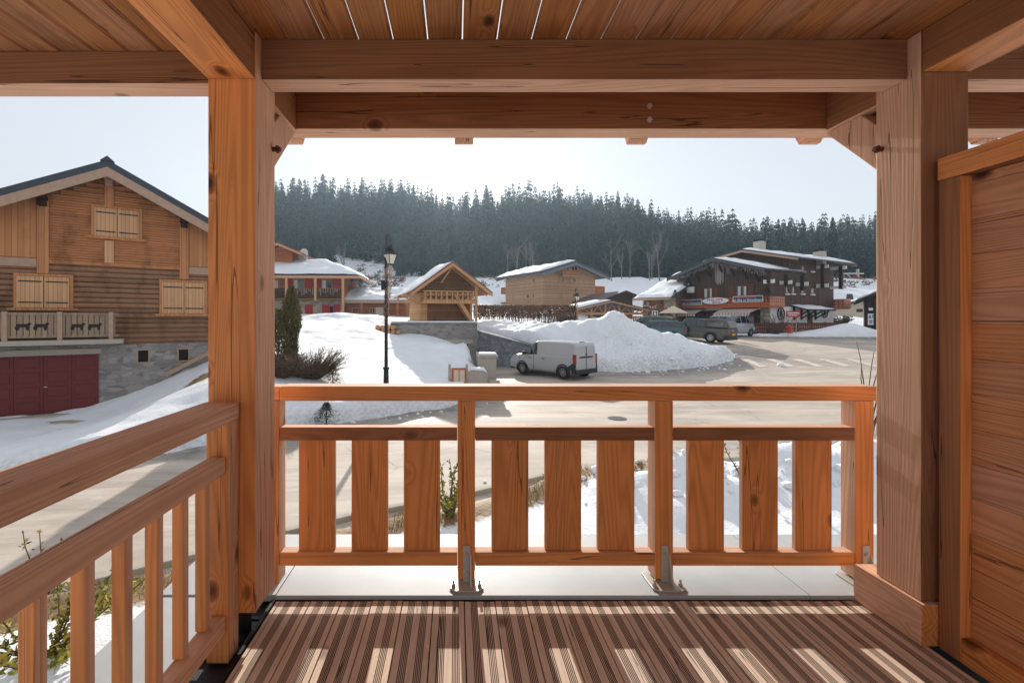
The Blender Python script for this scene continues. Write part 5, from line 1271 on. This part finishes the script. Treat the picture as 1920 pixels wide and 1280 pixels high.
vehicle('estate_car', 'teal estate car parked side on behind the snow heap', 'car', 4.6, 1.76, 1.5, .98,
    [(0, 1.05, .85), (.25, 1.42, .78), (.6, 1.50, .78), (1.9, 1.52, .78), (2.6, 1.46, .78), (3.35, 1.02, .84), (4.2, .92, .84), (4.6, .66, .8)],
    paint('teal_car_paint', srgb(54, 82, 96)), (.85, 3.65), (15.6, 36.0, -.28), R(160), 0, .32, {'side': ((1, 2), (2, 4), (4, 5)), 'top': (0, 4), 'mirror': 4}, .5, (.72, .95, .14), (platew, .6))
vehicle('people_carrier', 'olive people carrier parked behind the dark pickup', 'car', 4.5, 1.8, 1.7, 1.02,
    [(0, 1.1, .85), (.2, 1.6, .78), (.6, 1.68, .78), (1.9, 1.70, .78), (2.6, 1.62, .78), (3.4, 1.12, .84), (4.1, .98, .84), (4.5, .66, .8)],
    paint('olive_car_paint', srgb(96, 104, 88)), (.85, 3.6), (17.0, 40.2, -.15), R(140), 0, .33, {'side': ((1, 2), (2, 4), (4, 5)), 'top': (0, 4), 'mirror': 4}, .5, (.75, 1.1, .12), (platew, .6))
vehicle('minivan', 'silver minivan with dark rear window outside the sports shop', 'van', 4.9, 1.9, 1.9, 1.15,
    [(0, 1.3, .86), (.12, 1.80, .82), (.6, 1.92, .82), (2.2, 1.94, .82), (3.2, 1.88, .82), (3.95, 1.32, .84), (4.5, 1.12, .84), (4.9, .75, .8)],
    paint('silver_car_paint', srgb(150, 152, 158)), (.9, 3.95), (25.0, 41.2, -.3), R(34), 0, .34, {'side': ((1, 2), (2, 3), (3, 5)), 'top': (0, 4), 'mirror': 4}, .5, (.85, 1.3, .12), (platew, .65))

# ================================================================ street lamps, signs, small things
def lantern_post(name, label, x, y, z0, ztop, s=1.0, parts=True, group=None):
    o = thing(name, label, 'street lamp', (x, y, z0), 0, group); H_ = ztop - z0
    b = MB(); b.cyl((0, 0, 0), (0, 0, .9), .10 * s, .085 * s, 12); b.cyl((0, 0, .9), (0, 0, H_ - .55), .062 * s, .048 * s, 12); b.cyl((0, 0, .88), (0, 0, .96), .11 * s, n=12)
    b.cyl((0, 0, H_ - .55), (0, 0, H_ - .02), .03 * s, .022 * s, 8)
    pts = [(0, 0, H_ - .62), (.02, 0, H_ - .06), (.05, 0, H_ + .02), (.10, 0, H_ + .03), (.135, 0, H_ - .06), (.14, 0, H_ - .36)]
    b.tube(pts, .016 * s, 6); b.build('pole', M['iron'], o, smooth=False)
    lx = .14; zt = H_ - .36
    b = MB(); b.cyl((lx, 0, zt), (lx, 0, zt - .06), .04, .07, 8); b.cyl((lx, 0, zt - .06), (lx, 0, zt - .15), .10, .15, 8); b.cyl((lx, 0, zt - .15), (lx, 0, zt - .17), .10, n=8); b.cyl((lx, 0, zt - .17), (lx, 0, zt - .30), .13, .26, 4); b.cyl((lx, 0, zt - .30), (lx, 0, zt - .33), .28, n=4)
    b.cyl((lx, 0, zt - .66), (lx, 0, zt - .70), .13, .06, 4)
    for k in range(4):
        a = math.pi / 2 * k
        b.bar((lx + .245 * math.cos(a), .245 * math.sin(a), zt - .33), (lx + .13 * math.cos(a), .13 * math.sin(a), zt - .67), .022, .022)
    la = b.build('lantern', M['iron'], o)
    b = MB(); b.cyl((lx, 0, zt - .335), (lx, 0, zt - .655), .235, .125, 4, caps=False)
    g = NT('frosted_lantern_glass'); g.b.inputs['Transmission Weight'].default_value = .15; b.build('lantern_glass', g.fin(srgb(232, 226, 214), .5), la)
    b = MB(); gr = random.Random(2)
    for k in range(150):   # tangled festoon cable hanging along the pole
        t = gr.random(); z = zt - .7 - t * 2.1; w_ = .05 + .09 * (1 - t) ; c = Vector((.10 * (1 - t) + gr.uniform(-w_, w_), gr.uniform(-w_, w_), z)); d = Vector((gr.uniform(-.05, .05), gr.uniform(-.05, .05), gr.uniform(.06, .16)))
        b.bar(c - d, c + d, .011, .011)
    b.build('light_garland', M['fascia'], o)
    b = MB(); b.box(-.17, -.06, -.07, .07, H_ - 1.95, H_ - 1.6); b.build('control_box', M['iron'], o, bevel=.01)
    return o
lp = at(724, 441, 16.2); lantern_post('street_lamp', 'tall black street lamp with a hanging lantern on the snow slope', lp.x, 16.2, S1(lp.x, 16.2) - .15, lp.z, 1.05)
lp = at(1079, 541, 40); lantern_post('street_lamp', 'distant street lamp wound with festoon lights before the apartment block', lp.x, 40, S1(lp.x, 40) - .1, lp.z, 1.1)
# utility cabinets at the foot of the slope
p = at(860, 700, 18.4); u1 = thing('meter_cabinet', 'small meter cabinet with white panels between two short grey posts', 'cabinet', (p.x, 18.4, -1.8))
zt = at(860, 690, 18.4).z + 1.8
b = MB(); b.box(-.30, .30, -.1, .15, 0, zt); b.build('housing', flat('faded_orange', srgb(176, 98, 70), .8), u1, bevel=.01)
b = MB(); b.box(-.20, .0, -.125, -.101, zt - .55, zt - .06); b.build('door', M['cream'], u1, bevel=.005)
b = MB(); b.box(.03, .24, -.125, -.101, zt - .55, zt - .06); b.build('door', M['cream'], u1, bevel=.005)
for s in (-.37, .33): b = MB(); b.cyl((s, 0, 0), (s, 0, zt + .16), .05, n=10); b.build('post', M['concrete'], u1)
p = at(894, 700, 18.6); u2 = thing('utility_box', 'low round topped concrete utility box capped with snow', 'utility box', (p.x, 18.6, -1.8))
b = MB(); zt = at(894, 694, 18.6).z + 1.8; b.prism([(-.42, 0), (.42, 0), (.42, zt - .12), (.25, zt - .02), (-.25, zt), (-.40, zt - .10)], -.2, .3); b.build('housing', M['concrete'], u2, bevel=.02)
b = MB(); b.box(-.36, .36, -.22, -.201, .1, zt - .22); b.build('door', M['concrete'], u2, bevel=.01); b = MB(); b.prism([(-.43, zt - .11), (-.25, zt + .01), (.25, zt - .01), (.44, zt - .11), (.3, zt + .10), (-.25, zt + .12)], -.22, .32); b.build('snow_cap', M['snow'], u2, bevel=.04)
b = MB(); b.box(.50, .95, -.1, .2, 0, zt - .42); b.build('side_block', M['concrete'], u2, bevel=.02)
# log pile at the left of the terrace wall
lg = MB(); grs = random.Random(6); lgx = at(722, 612, 30).x
lg = thing('log_pile', 'snowy stack of cut logs left of the terrace wall', 'log pile', (lgx, 30.6, S1(lgx, 30.6) - .1))
for k in range(9):
    b = MB(); r = grs.uniform(.12, .2); x_ = (k % 5) * .34 - .6; z_ = .15 + (k // 5) * .3; b.cyl((x_, 0, z_), (x_ + .1, 1.2, z_), r, n=10)
    b.build('log', M['timber'], lg)
b = MB(); b.cyl((-1.9, .2, .1), (-.8, .3, .18), .13, n=8); b.build('log', M['timber'], lg)
# rail fence on the field
fx_ = [at(px, 596, 40) for px in (556, 588, 617)]
fe = thing('rail_fence', 'low dark timber rail fence on the snow below the red shutters', 'fence', (fx_[0].x, 40, 0)); b = MB(); b.bar((0, 0, fx_[0].z + .1), (fx_[2].x - fx_[0].x, 0, fx_[0].z + .05), .1, .12); b.build('rail', M['beam'], fe)
for q in fx_: b = MB(); b.box(q.x - fx_[0].x - .08, q.x - fx_[0].x + .08, -.06, .06, -.2 + fx_[0].z - .5, fx_[0].z + .28); b.build('post', M['beam'], fe)
# lattice fence in front of the shop
fa_, fb_ = at(1411, 622, 43.0), at(1572, 622, 46.5); fa_.z = fb_.z = -.35
fn = thing('lattice_fence', 'red brown fretwork fence in front of the white shop wall', 'fence', fa_); d = fb_ - fa_; ang = math.atan2(d.y, d.x); fn.rotation_euler = (0, 0, ang); L = d.length
b = MB(); fm = flat('fence_stain', srgb(98, 58, 52), .8, None, .25, 4); q = b; b.box(0, L, -.05, .05, 1.12, 1.24); b.box(0, L, -.03, .03, .1, 1.12)
for k in range(int(L / .3)):
    c = .15 + k * .3
    for zz in (.85, .5): q.add([(c - .06, -.033, zz), (c, -.033, zz - .10), (c + .06, -.033, zz), (c, -.033, zz + .10)], [(0, 1, 2, 3)], 1); q.add([(c - .06, .033, zz), (c, .033, zz - .10), (c + .06, .033, zz), (c, .033, zz + .10)], [(0, 1, 2, 3)], 1)
fo = b.build('boarding', [fm, M['fascia']], fn, fix=False)
for k in range(7): b = MB(); b.box(L * k / 6 - .07, L * k / 6 + .07, -.08, .08, -.3, 1.3); b.build('post', fm, fn)
# red sign, hydrant, parking sign
p = at(1488, 584, 42.5); sgn = thing('red_sign', 'red direction sign with two white lines on twin pale posts', 'sign', (p.x, 42.5, -.2)); sgn.rotation_euler = (0, 0, R(-12))
b = MB(); b.box(-.62, .55, -.02, .02, 1.65, 2.2); b.build('sign_board', flat('sign_red', srgb(196, 40, 66), .5), sgn); b = MB(); b.box(-.5, .45, -.03, -.021, 1.96, 2.06); b.box(-.45, .3, -.03, -.021, 1.78, 1.85); b.build('white_line', M['white'], sgn)
for s in (-.12, .22): b = MB(); b.cyl((s, .0, -.2), (s, .0, 1.649), .035, n=8); b.build('post', M['fascia'], sgn)
p = at(1480, 616, 41.4); hy = thing('fire_hydrant', 'stubby red fire hydrant standing in the snow by the fretwork fence', 'hydrant', (p.x, 41.4, p.z - .42))
b = MB(); b.cyl((0, 0, 0), (0, 0, .62), .17, n=12); b.cyl((0, 0, .62), (0, 0, .78), .17, .07, 12); b.cyl((0, 0, .46), (0, 0, .50), .2, n=12); b.cyl((-.25, 0, .35), (.25, 0, .35), .06, n=8); b.build('barrel', flat('hydrant_red', srgb(196, 58, 44), .45), hy)
p = at(1228, 588, 40); ps = thing('parking_sign', 'small blue and white square sign on a thin post by the restaurant', 'sign', (p.x, 40, S1(p.x, 40)))
b = MB(); zc = p.z - S1(p.x, 40); b.box(-.26, .26, -.02, .02, zc - .25, zc + .25); b.build('sign_board', M['white'], ps); b = MB(); b.box(-.20, .20, -.03, -.021, zc - .19, zc + .19); bb_ = b.build('blue_field', flat('sign_blue', srgb(40, 76, 140), .5), ps)
b = MB(); b.box(-.09, .09, -.04, -.031, zc - .14, zc + .12); b.build('white_mark', M['white'], ps); b = MB(); b.cyl((0, .04, 0), (0, .04, zc + .3), .035, n=8); b.build('post', M['galv'], ps)
# cream parasol tent beside the awning
p = at(1263, 580, 43); pt = thing('parasol', 'cream pointed parasol beside the left striped awning', 'parasol', (p.x, 43, S1(p.x, 43) - .1)); zz = p.z - pt.location.z
b = MB(); b.cyl((0, 0, zz - .35), (0, 0, zz + .35), 1.45, .02, 4); b.build('canopy', M['cream'], pt); b = MB(); b.cyl((0, 0, 0), (0, 0, zz), .035, n=8); b.build('pole', M['fascia'], pt)
# ski lift on the snowy hill
p = at(1603, 520, 128); cl = thing('ski_lift_station', 'ski lift station with a red cabin on the snowy hill', 'ski lift', (p.x, 128, min(float(hill(p.x, 128)), p.z - 1)))
b = MB(); h0 = p.z - cl.location.z; b.box(-3.4, 2.3, -.3, .3, h0 + .9, h0 + 1.25); b.box(.55, .95, -.3, .3, 0, h0 + 2.3); b.bar((-2.2, 0, h0 + .9), (-.6, 0, h0 - .6), .2, .2); b.bar((-3.2, 0, h0 + .9), (-3.0, 0, h0 - .8), .2, .2); b.box(-3.4, -1.6, -.4, .4, h0 - .7, h0 - .3)
b.build('steel_frame', M['galv'], cl)
b = MB(); b.box(-.6, 1.0, -.7, .6, h0 - .7, h0 + .15); b.build('red_cabin', flat('cabin_red', srgb(200, 40, 56), .5), cl, bevel=.15)

# ================================================================ plants
def leafmat(name, a, b_, sc=3): 
    g = NT(name); ge = g.n('ShaderNodeNewGeometry'); c = g.mix(ge.outputs['Random Per Island'], a, b_); g.b.inputs['Transmission Weight'].default_value = 0
    return g.fin(c, .7)
bark = flat('bark', srgb(92, 74, 60), .9, None, .25, 5); greybark = flat('grey_bark', srgb(122, 114, 108), .9, None, .2, 3)
needle = leafmat('needles', srgb(36, 58, 50), srgb(64, 84, 64)); needle2 = leafmat('far_needles', srgb(14, 32, 34), srgb(42, 66, 60))
laurel = leafmat('laurel_leaves', srgb(70, 88, 34), srgb(190, 170, 70)); twigm = leafmat('twigs', srgb(70, 54, 44), srgb(128, 104, 84)); beech = leafmat('dry_beech', srgb(104, 70, 48), srgb(150, 112, 84)); juniper = leafmat('juniper_green', srgb(58, 66, 38), srgb(128, 112, 66))
def leaf(mb, c, d, n_, L, w_):
    d = d.normalized(); s = d.cross(n_).normalized() * w_ / 2
    mb.add([c, c + d * L * .5 + s, c + d * L, c + d * L * .5 - s], [(0, 1, 2, 3)])
def rv(r): return Vector((r.gauss(0, 1), r.gauss(0, 1), r.gauss(0, 1))).normalized()
def shrub(name, label, x, y, z, h, rad, stems, leaves, lm, seed, ll=.07, group=None, up=.6, cat='shrub', lw=.45, fill=0.0, droop=0.0):
    r = random.Random(seed); o = thing(name, label, cat, (x, y, z), 0, group); b = MB(); f_ = MB()
    for s in range(stems):
        a = r.uniform(0, 6.28); p = Vector((r.uniform(-.1, .1) * rad, r.uniform(-.1, .1) * rad, -.05)); d = Vector((math.cos(a) * (1 - up), math.sin(a) * (1 - up), up)).normalized(); L = h * r.uniform(.7, 1.1); n = 6; pts = [p]
        for k in range(n): d = (d + rv(r) * .16 + Vector((0, 0, .06 - droop))).normalized(); p = p + d * L / n; pts.append(p)
        b.tube(pts, [.012 * (1 - k / (n + 1)) * (h ** .5) + .003 for k in range(n + 1)], 4)
        for q in range(max(1, leaves // stems)):
            t = r.uniform(fill, 1) * n; i = min(int(t), n - 1); c = pts[i].lerp(pts[i + 1], t - i) + rv(r) * rad * .10 * r.random()
            leaf(f_, c, (rv(r) + Vector((0, 0, .3))), rv(r), ll * r.uniform(.6, 1.2), ll * lw)
    b.build('stems', bark, o); f_.build('foliage', lm, o, fix=False); return o
gz = lambda x, y: S1(x, y)
def put(px, Y): return (px - VX) / F * Y
x_ = put(845, 7.4); shrub('laurel_bush', 'leggy laurel with yellow green leaves behind the front railing, left of its centre post', x_, 7.4, gz(x_, 7.4), 1.35, .5, 9, 620, laurel, 1, .085)
x_ = put(95, 4.4); shrub('laurel_bush', 'laurel growing out of the snow beyond the side railing balusters', x_, 4.4, gz(x_, 4.4), .95, .55, 12, 900, laurel, 2, .085, up=.45)
x_ = put(1400, 8.4); shrub('laurel_bush', 'laurel whose top shows above the middle rail by the right hand snow heap', x_, 8.4, gz(x_, 8.4) - .1, 1.1, .4, 5, 150, laurel, 3, .075)
x_ = put(85, 5.6); shrub('laurel_bush', 'laurel tip showing just above the side railing middle rail', x_, 5.6, gz(x_, 5.6), 1.15, .4, 4, 120, laurel, 4, .07)
x_ = put(1630, 9.2); shrub('bare_twigs', 'thin bare reddish twigs rising beside the right hand post', x_, 9.2, gz(x_, 9.2), 2.1, .3, 7, 4, twigm, 5, .03, up=.9)
# upright juniper and the brush at its foot
def conebush(name, label, x, y, z, h, rad, n, lm, seed, snow=0, cat='shrub', ll=.16):
    r = random.Random(seed); o = thing(name, label, cat, (x, y, z)); b = MB(); b.cyl((0, 0, -.2), (0, 0, h * .9), .05, .01, 6); b.build('trunk', bark, o); f_ = MB(); sn = MB()
    for k in range(n):
        t = r.random() ** .8; zz = t * h; rr = rad * (1 - t) ** .55 * (.7 + .3 * math.sin(t * 7 + seed)) * r.uniform(.35, 1.05); a = r.uniform(0, 6.28); c = Vector((rr * math.cos(a), rr * math.sin(a), zz))
        d = Vector((math.cos(a) * .45, math.sin(a) * .45, 1)) + rv(r) * .35; leaf(f_, c, d, rv(r), ll * r.uniform(.6, 1.4), ll * .22)
        if snow and r.random() < snow: leaf(sn, c, rv(r), rv(r), ll * .7, ll * .4)
    f_.build('foliage', lm, o, fix=False)
    if snow: sn.build('snow_dusting', M['snow'], o, fix=False)
    return o
x_ = put(546, 18); conebush('juniper', 'tall upright juniper on the snow bank beside the left post', x_, 18, gz(x_, 18) - .1, at(546, 541, 18).z - gz(x_, 18) + .1, .62, 6500, juniper, 3)
x_ = put(522, 17.4); conebush('juniper', 'shorter snow dusted juniper squeezed against the left post', x_, 17.4, gz(x_, 17.4) - .1, at(522, 585, 17.4).z - gz(x_, 17.4) + .1, .55, 3200, juniper, 5, .05)
x_ = put(584, 17.0); shrub('bramble_heap', 'brown dome of dead brambles on the snow bank', x_, 17.0, gz(x_, 17.0) - .1, 1.55, 1.45, 300, 9000, twigm, 6, .16, up=.45, lw=.09, droop=.07)
x_ = put(528, 16.4); shrub('bramble_heap', 'dark bramble patch at the foot of the junipers', x_, 16.4, gz(x_, 16.4) - .1, 1.3, 1.0, 160, 4200, twigm, 7, .14, up=.45, lw=.12, droop=.04)
def minifir(name, label, x, y, z, h, rad, seed, lm=needle, cat='fir tree', n=1400):
    r = random.Random(seed); o = thing(name, label, cat, (x, y, z)); b = MB(); b.cyl((0, 0, -.2), (0, 0, h), .04 * h ** .5, .006, 6); b.build('trunk', bark, o); f_ = MB()
    for k in range(n):
        t = r.random() ** .7; a = r.uniform(0, 6.28); rr = rad * (1 - t) * (.25 + .75 * r.random()); c = Vector((rr * math.cos(a), rr * math.sin(a), t * h + rr * .1)); leaf(f_, c, Vector((math.cos(a), math.sin(a), -.1)) + rv(r) * .4, Vector((0, 0, 1)) + rv(r) * .3, .07 * (1 + h * .35), .028 * (1 + h * .3))
    f_.build('crown', lm, o, fix=False); return o
x_ = put(624, 16.2); minifir('young_fir', 'small yellowish fir at the right edge of the brambles', x_, 16.2, gz(x_, 16.2) - .05, 1.05, .55, 2, juniper)
x_ = put(612, 13.9); minifir('young_fir', 'little dark fir seen under the front top rail', x_, 13.9, -2.0, .75, .7, 4, needle)
x_ = put(1266, 43.6); minifir('christmas_tree', 'small fir tree standing before the shop balcony end', x_, 43.6, H.o.z + 3.0 if False else at(1266, 563, 43.6).z, at(1266, 543, 43.6).z - at(1266, 563, 43.6).z, .55, 8)
pp = HS.o + Vector((math.cos(THS) * (w8 + .1) - math.sin(-THS) * 0, math.sin(THS) * (w8 + .1), 0)); q_ = at(1435, 560, 44.3); minifir('christmas_tree', 'bushy fir at the corner of the shop balcony', q_.x, 44.0, at(1435, 562, 44.0).z, at(1435, 538, 44.0).z - at(1435, 562, 44.0).z, .75, 9)
x_ = put(1452, 42.4); shrub('bare_shrub', 'bare dark shrub before the white shop wall', x_, 42.4, gz(x_, 42.4) - .1, 2.3, 1.6, 70, 1400, twigm, 15, .25, up=.55, lw=.05)
x_ = put(1238, 44.5); shrub('copper_shrub', 'copper coloured dry shrub between the restaurant and the shop', x_, 44.5, gz(x_, 44.5) - .1, 3.6, 2.2, 60, 3200, beech, 16, .2, up=.72)
x_ = put(1575, 52); shrub('bare_shrub', 'dark rounded shrub under the end balcony of the shop', x_, 52, gz(x_, 52) - .1, 1.5, 1.4, 50, 2600, juniper, 17, .2, up=.5)
# clipped beech hedge
hx0, hx1 = put(889, 41), put(1078, 41); r = random.Random(12); hd = thing('beech_hedge', 'long clipped brown beech hedge below the apartment block', 'hedge', (hx0, 41, .6)); f_ = MB(); L = hx1 - hx0; ztop = at(900, 574, 41).z - .6
for k in range(9000):
    t = r.random(); zz = ztop * (1 - r.random() ** 2 * .55) + r.uniform(-.03, .05); leaf(f_, Vector((t * L, r.uniform(-.4, .4), zz)), rv(r), rv(r), .16, .09)
f_.build('foliage', beech, hd, fix=False); b = MB()
for k in range(90):
    x_ = L * k / 90; b.bar((x_, 0, -.3), (x_ + r.uniform(-.1, .1), 0, ztop * .85), .05, .05)
    b.bar((x_, 0, .2), (x_ + r.uniform(-.35, .35), r.uniform(-.2, .2), ztop * .8), .03, .03)
b.build('stems', bark, hd)
for px, Y, h in ((580, 70, 3.2),):
    pass
q_ = at(676, 538, 58); minifir('yew_bush', 'clipped dark yew between the chalet and the annex', q_.x, 58, q_.z - 1.4, 2.8, 1.1, 31, needle, 'shrub', 2200)

# ---------------------------------------------------------------- forest
def spruce_mesh(seed, tiers, per, h=1.0, rad=.17):
    r = random.Random(seed); b = MB(); b.cyl((0, 0, -.05), (0, 0, .97), .007, .001, 5, 1, caps=False); z0 = r.uniform(.06, .14)
    for i in range(tiers):
        t = (i + r.uniform(-.3, .3)) / tiers; z = z0 + (1 - z0) * t; rr = rad * (1 - t) ** .85 * r.uniform(.75, 1.1) + .012; ph = r.uniform(0, 6.28); k_ = max(4, int(per * (1 - t * .45)))
        for k in range(k_):
            if r.random() < .08: continue
            a = ph + 6.283 * k / k_ + r.uniform(-.25, .25); L = rr * r.uniform(.6, 1.15); dr = -.30 * L - .012; ca, sa = math.cos(a), math.sin(a); w_ = L * r.uniform(.34, .58)
            c0 = Vector((0, 0, z + .012)); mid = Vector((ca * L * .55, sa * L * .55, z + dr * .35)); tip = Vector((ca * L, sa * L, z + dr * r.uniform(.7, 1.3))); s = Vector((-sa, ca, 0)) * w_ * .5
            lo = Vector((0, 0, -.020 - .02 * (1 - t)))
            b.add([c0, mid + s + lo, tip, mid - s + lo, mid], [(0, 1, 4), (1, 2, 4), (2, 3, 4), (3, 0, 4)], 0)
            if r.random() < .6: b.add([mid + s * .2, mid - s * .1 + lo * 2.6 + Vector((ca, sa, 0)) * .01, tip], [(0, 1, 2)], 0)
    return b
def mesh_of(mb, name, mats):
    me = bpy.data.meshes.new(name); me.from_pydata(mb.v, [], mb.f); [me.materials.append(m_) for m_ in mats]; me.polygons.foreach_set('material_index', mb.m); me.update(); return me
SP = [spruce_mesh(100 + k, 27 + k % 3, 10, 1, .15 + .012 * (k % 4)) for k in range(7)]
dbark = flat('dark_bark', srgb(58, 50, 46), .9)
SPM = [mesh_of(m_, 'spruce', [needle2, dbark]) for m_ in SP]
LO = [spruce_mesh(200 + k, 18, 7, 1, .16 + .012 * (k % 3)) for k in range(4)]
def bare_mesh(seed):
    r = random.Random(seed); b = MB()
    def grow(p, d, L, rad, lev):
        n = 3; pts = [p]
        for k in range(n): d = (d + rv(r) * .12).normalized(); p = p + d * L / n; pts.append(p)
        b.tube(pts, [rad * (1 - .5 * k / n) for k in range(n + 1)], 4 if lev == 0 else 3)
        if lev < 3:
            for k in range(6 if lev == 0 else 4):
                t = r.uniform(.35, 1) * n; i = min(int(t), n - 1); q = pts[i].lerp(pts[i + 1], t - i); grow(q, (d + rv(r) * .75 + Vector((0, 0, .35))).normalized(), L * r.uniform(.35, .55), rad * .42, lev + 1)
    grow(Vector((0, 0, -.03)), Vector((0, 0, 1)), .62, .013, 0); return b
BM = [mesh_of(bare_mesh(300 + k), 'bare_tree', [greybark]) for k in range(4)]
r = random.Random(77); cand = []
Y = 132.0
while Y < 285:
    x = -.45 * Y
    while x < 1.02 * Y:
        xx = x + r.uniform(-2.4, 2.4); yy = Y + r.uniform(-2.4, 2.4); px = VX + F * xx / yy
        front = np.interp(px, [300, 500, 600, 618, 640, 735, 750, 960, 968, 1030, 1040, 1200, 1560, 1580, 1800], [150, 146, 146, 168, 176, 172, 146, 143, 160, 164, 146, 140, 136, 146, 146])
        if yy > front and float(hill(xx, yy)) > -5: cand.append((xx, yy, px))
        x += 4.0
    Y += 3.9
xs_ = np.array([c[0] for c in cand]); ys_ = np.array([c[1] for c in cand]); zs_ = snow_z(xs_, ys_)
trees = []
for (x, y, px), z in zip(cand, zs_):
    h = r.choice((r.uniform(11, 18), r.uniform(17, 23), r.uniform(20, 29))) * (.92 if y < 165 else 1.0) * (1 + .35 * float(vnoise(x * .06, y * .06))) * (.92 if px < 1200 else .80); trees.append((x, y, float(z), h, px))
# which of them show largest: the skyline and the front rows, judged row by row
order = sorted(range(len(trees)), key=lambda i: (trees[i][1] if trees[i][1] < 246 else trees[i][1] - 95) + r.uniform(0, 10) + (1000 if trees[i][4] < 495 or trees[i][4] > 1665 else 0))
solo = set(order[:292]); rest = [i for i in range(len(trees)) if i not in solo]
FG = 'spruces of the dense forest on the hillside'
for n_, i in enumerate(sorted(solo)):
    x, y, z, h, px = trees[i]
    o = bpy.data.objects.new('spruce_tree', SPM[r.randrange(7)]); COL.objects.link(o); o.location = (x, y, z - .3); s = h * r.uniform(.85, 1.3); o.scale = (s, s, h); o.rotation_euler = (R(r.uniform(-1.5, 1.5)), R(r.uniform(-1.5, 1.5)), r.uniform(0, 6.28))
    tag(o, 'tall dark green spruce among many in the dense forest behind the village', 'spruce', FG)
LV = [np.array(m_.v, np.float32) for m_ in LO]; LF = [m_.f for m_ in LO]; LMi = [m_.m for m_ in LO]
# all faces become triangles/quads; join with numpy
vv = []; ff = []; mi = []; off = 0
for i in rest:
    x, y, z, h, px = trees[i]; k = r.randrange(4); a = r.uniform(0, 6.28); c, s = math.cos(a), math.sin(a); P = LV[k]; sc_ = h * r.uniform(.9, 1.35)
    Q = np.stack([(P[:, 0] * c - P[:, 1] * s) * sc_ + x, (P[:, 0] * s + P[:, 1] * c) * sc_ + y, P[:, 2] * h + z - .3], -1); vv.append(Q)
    ff += [tuple(q + off for q in f_) for f_ in LF[k]]; mi += LMi[k]; off += len(P)
me = bpy.data.meshes.new('forest'); me.from_pydata(np.concatenate(vv).tolist(), [], ff); me.materials.append(needle2); me.materials.append(dbark); me.polygons.foreach_set('material_index', mi); me.update()
fo = bpy.data.objects.new('forest', me); COL.objects.link(fo); tag(fo, 'rest of the dense dark spruce forest covering the hillside', 'forest', None, 'stuff')
BG = 'bare pale trees along the forest edge'
for k in range(15):
    px = r.choice([r.uniform(530, 700), r.uniform(930, 1010), r.uniform(1130, 1240), r.uniform(550, 1600)]); y = r.uniform(120, 140); x = (px - VX) / F * y; z = S1(x, y); h = r.uniform(9, 16)
    o = bpy.data.objects.new('bare_tree', BM[k % 4]); COL.objects.link(o); o.location = (x, y, z); o.scale = (h * 1.0, h * 1.0, h * 1.1); o.rotation_euler = (0, 0, r.uniform(0, 6.28)); tag(o, 'pale leafless tree standing before the dark spruces', 'bare tree', BG)
# low scrub on the snowy clearings
f_ = MB(); 
for k in range(420):
    px = r.choice([r.uniform(590, 760), r.uniform(590, 760), r.uniform(900, 1050), r.uniform(1560, 1650)]); y = r.uniform(104, 172); x = (px - VX) / F * y; z = S1(x, y); s = r.uniform(.3, 1.3)
    for q in range(26): 
        d = rv(r); d.z = abs(d.z); leaf(f_, Vector((x, y, z)) + d * s * r.random(), d, rv(r), s * .5, s * .28)
tag(f_.build('scrub', twigm, None, fix=False), 'low dark scrub dotted over the snowy clearings on the hill', 'scrub', None, 'stuff')
# ---------------------------------------------------------------- valley haze
if HAZE > 0:
    b = MB(); b.box(-190, 320, -12, 345, -14, 96); hz = b.build('haze', [], None)
    m_ = bpy.data.materials.new('haze'); m_.use_nodes = True; t_ = m_.node_tree; t_.nodes.clear(); ou = t_.nodes.new('ShaderNodeOutputMaterial'); pv = t_.nodes.new('ShaderNodeVolumePrincipled')
    pv.inputs['Color'].default_value = (.62, .82, .98, 1); pv.inputs['Density'].default_value = HAZE; pv.inputs['Anisotropy'].default_value = .55; t_.links.new(pv.outputs[0], ou.inputs['Volume'])
    hz.data.materials.append(m_); tag(hz, kind='stuff'); tag(hz, 'pale haze lying in the valley air', 'haze')
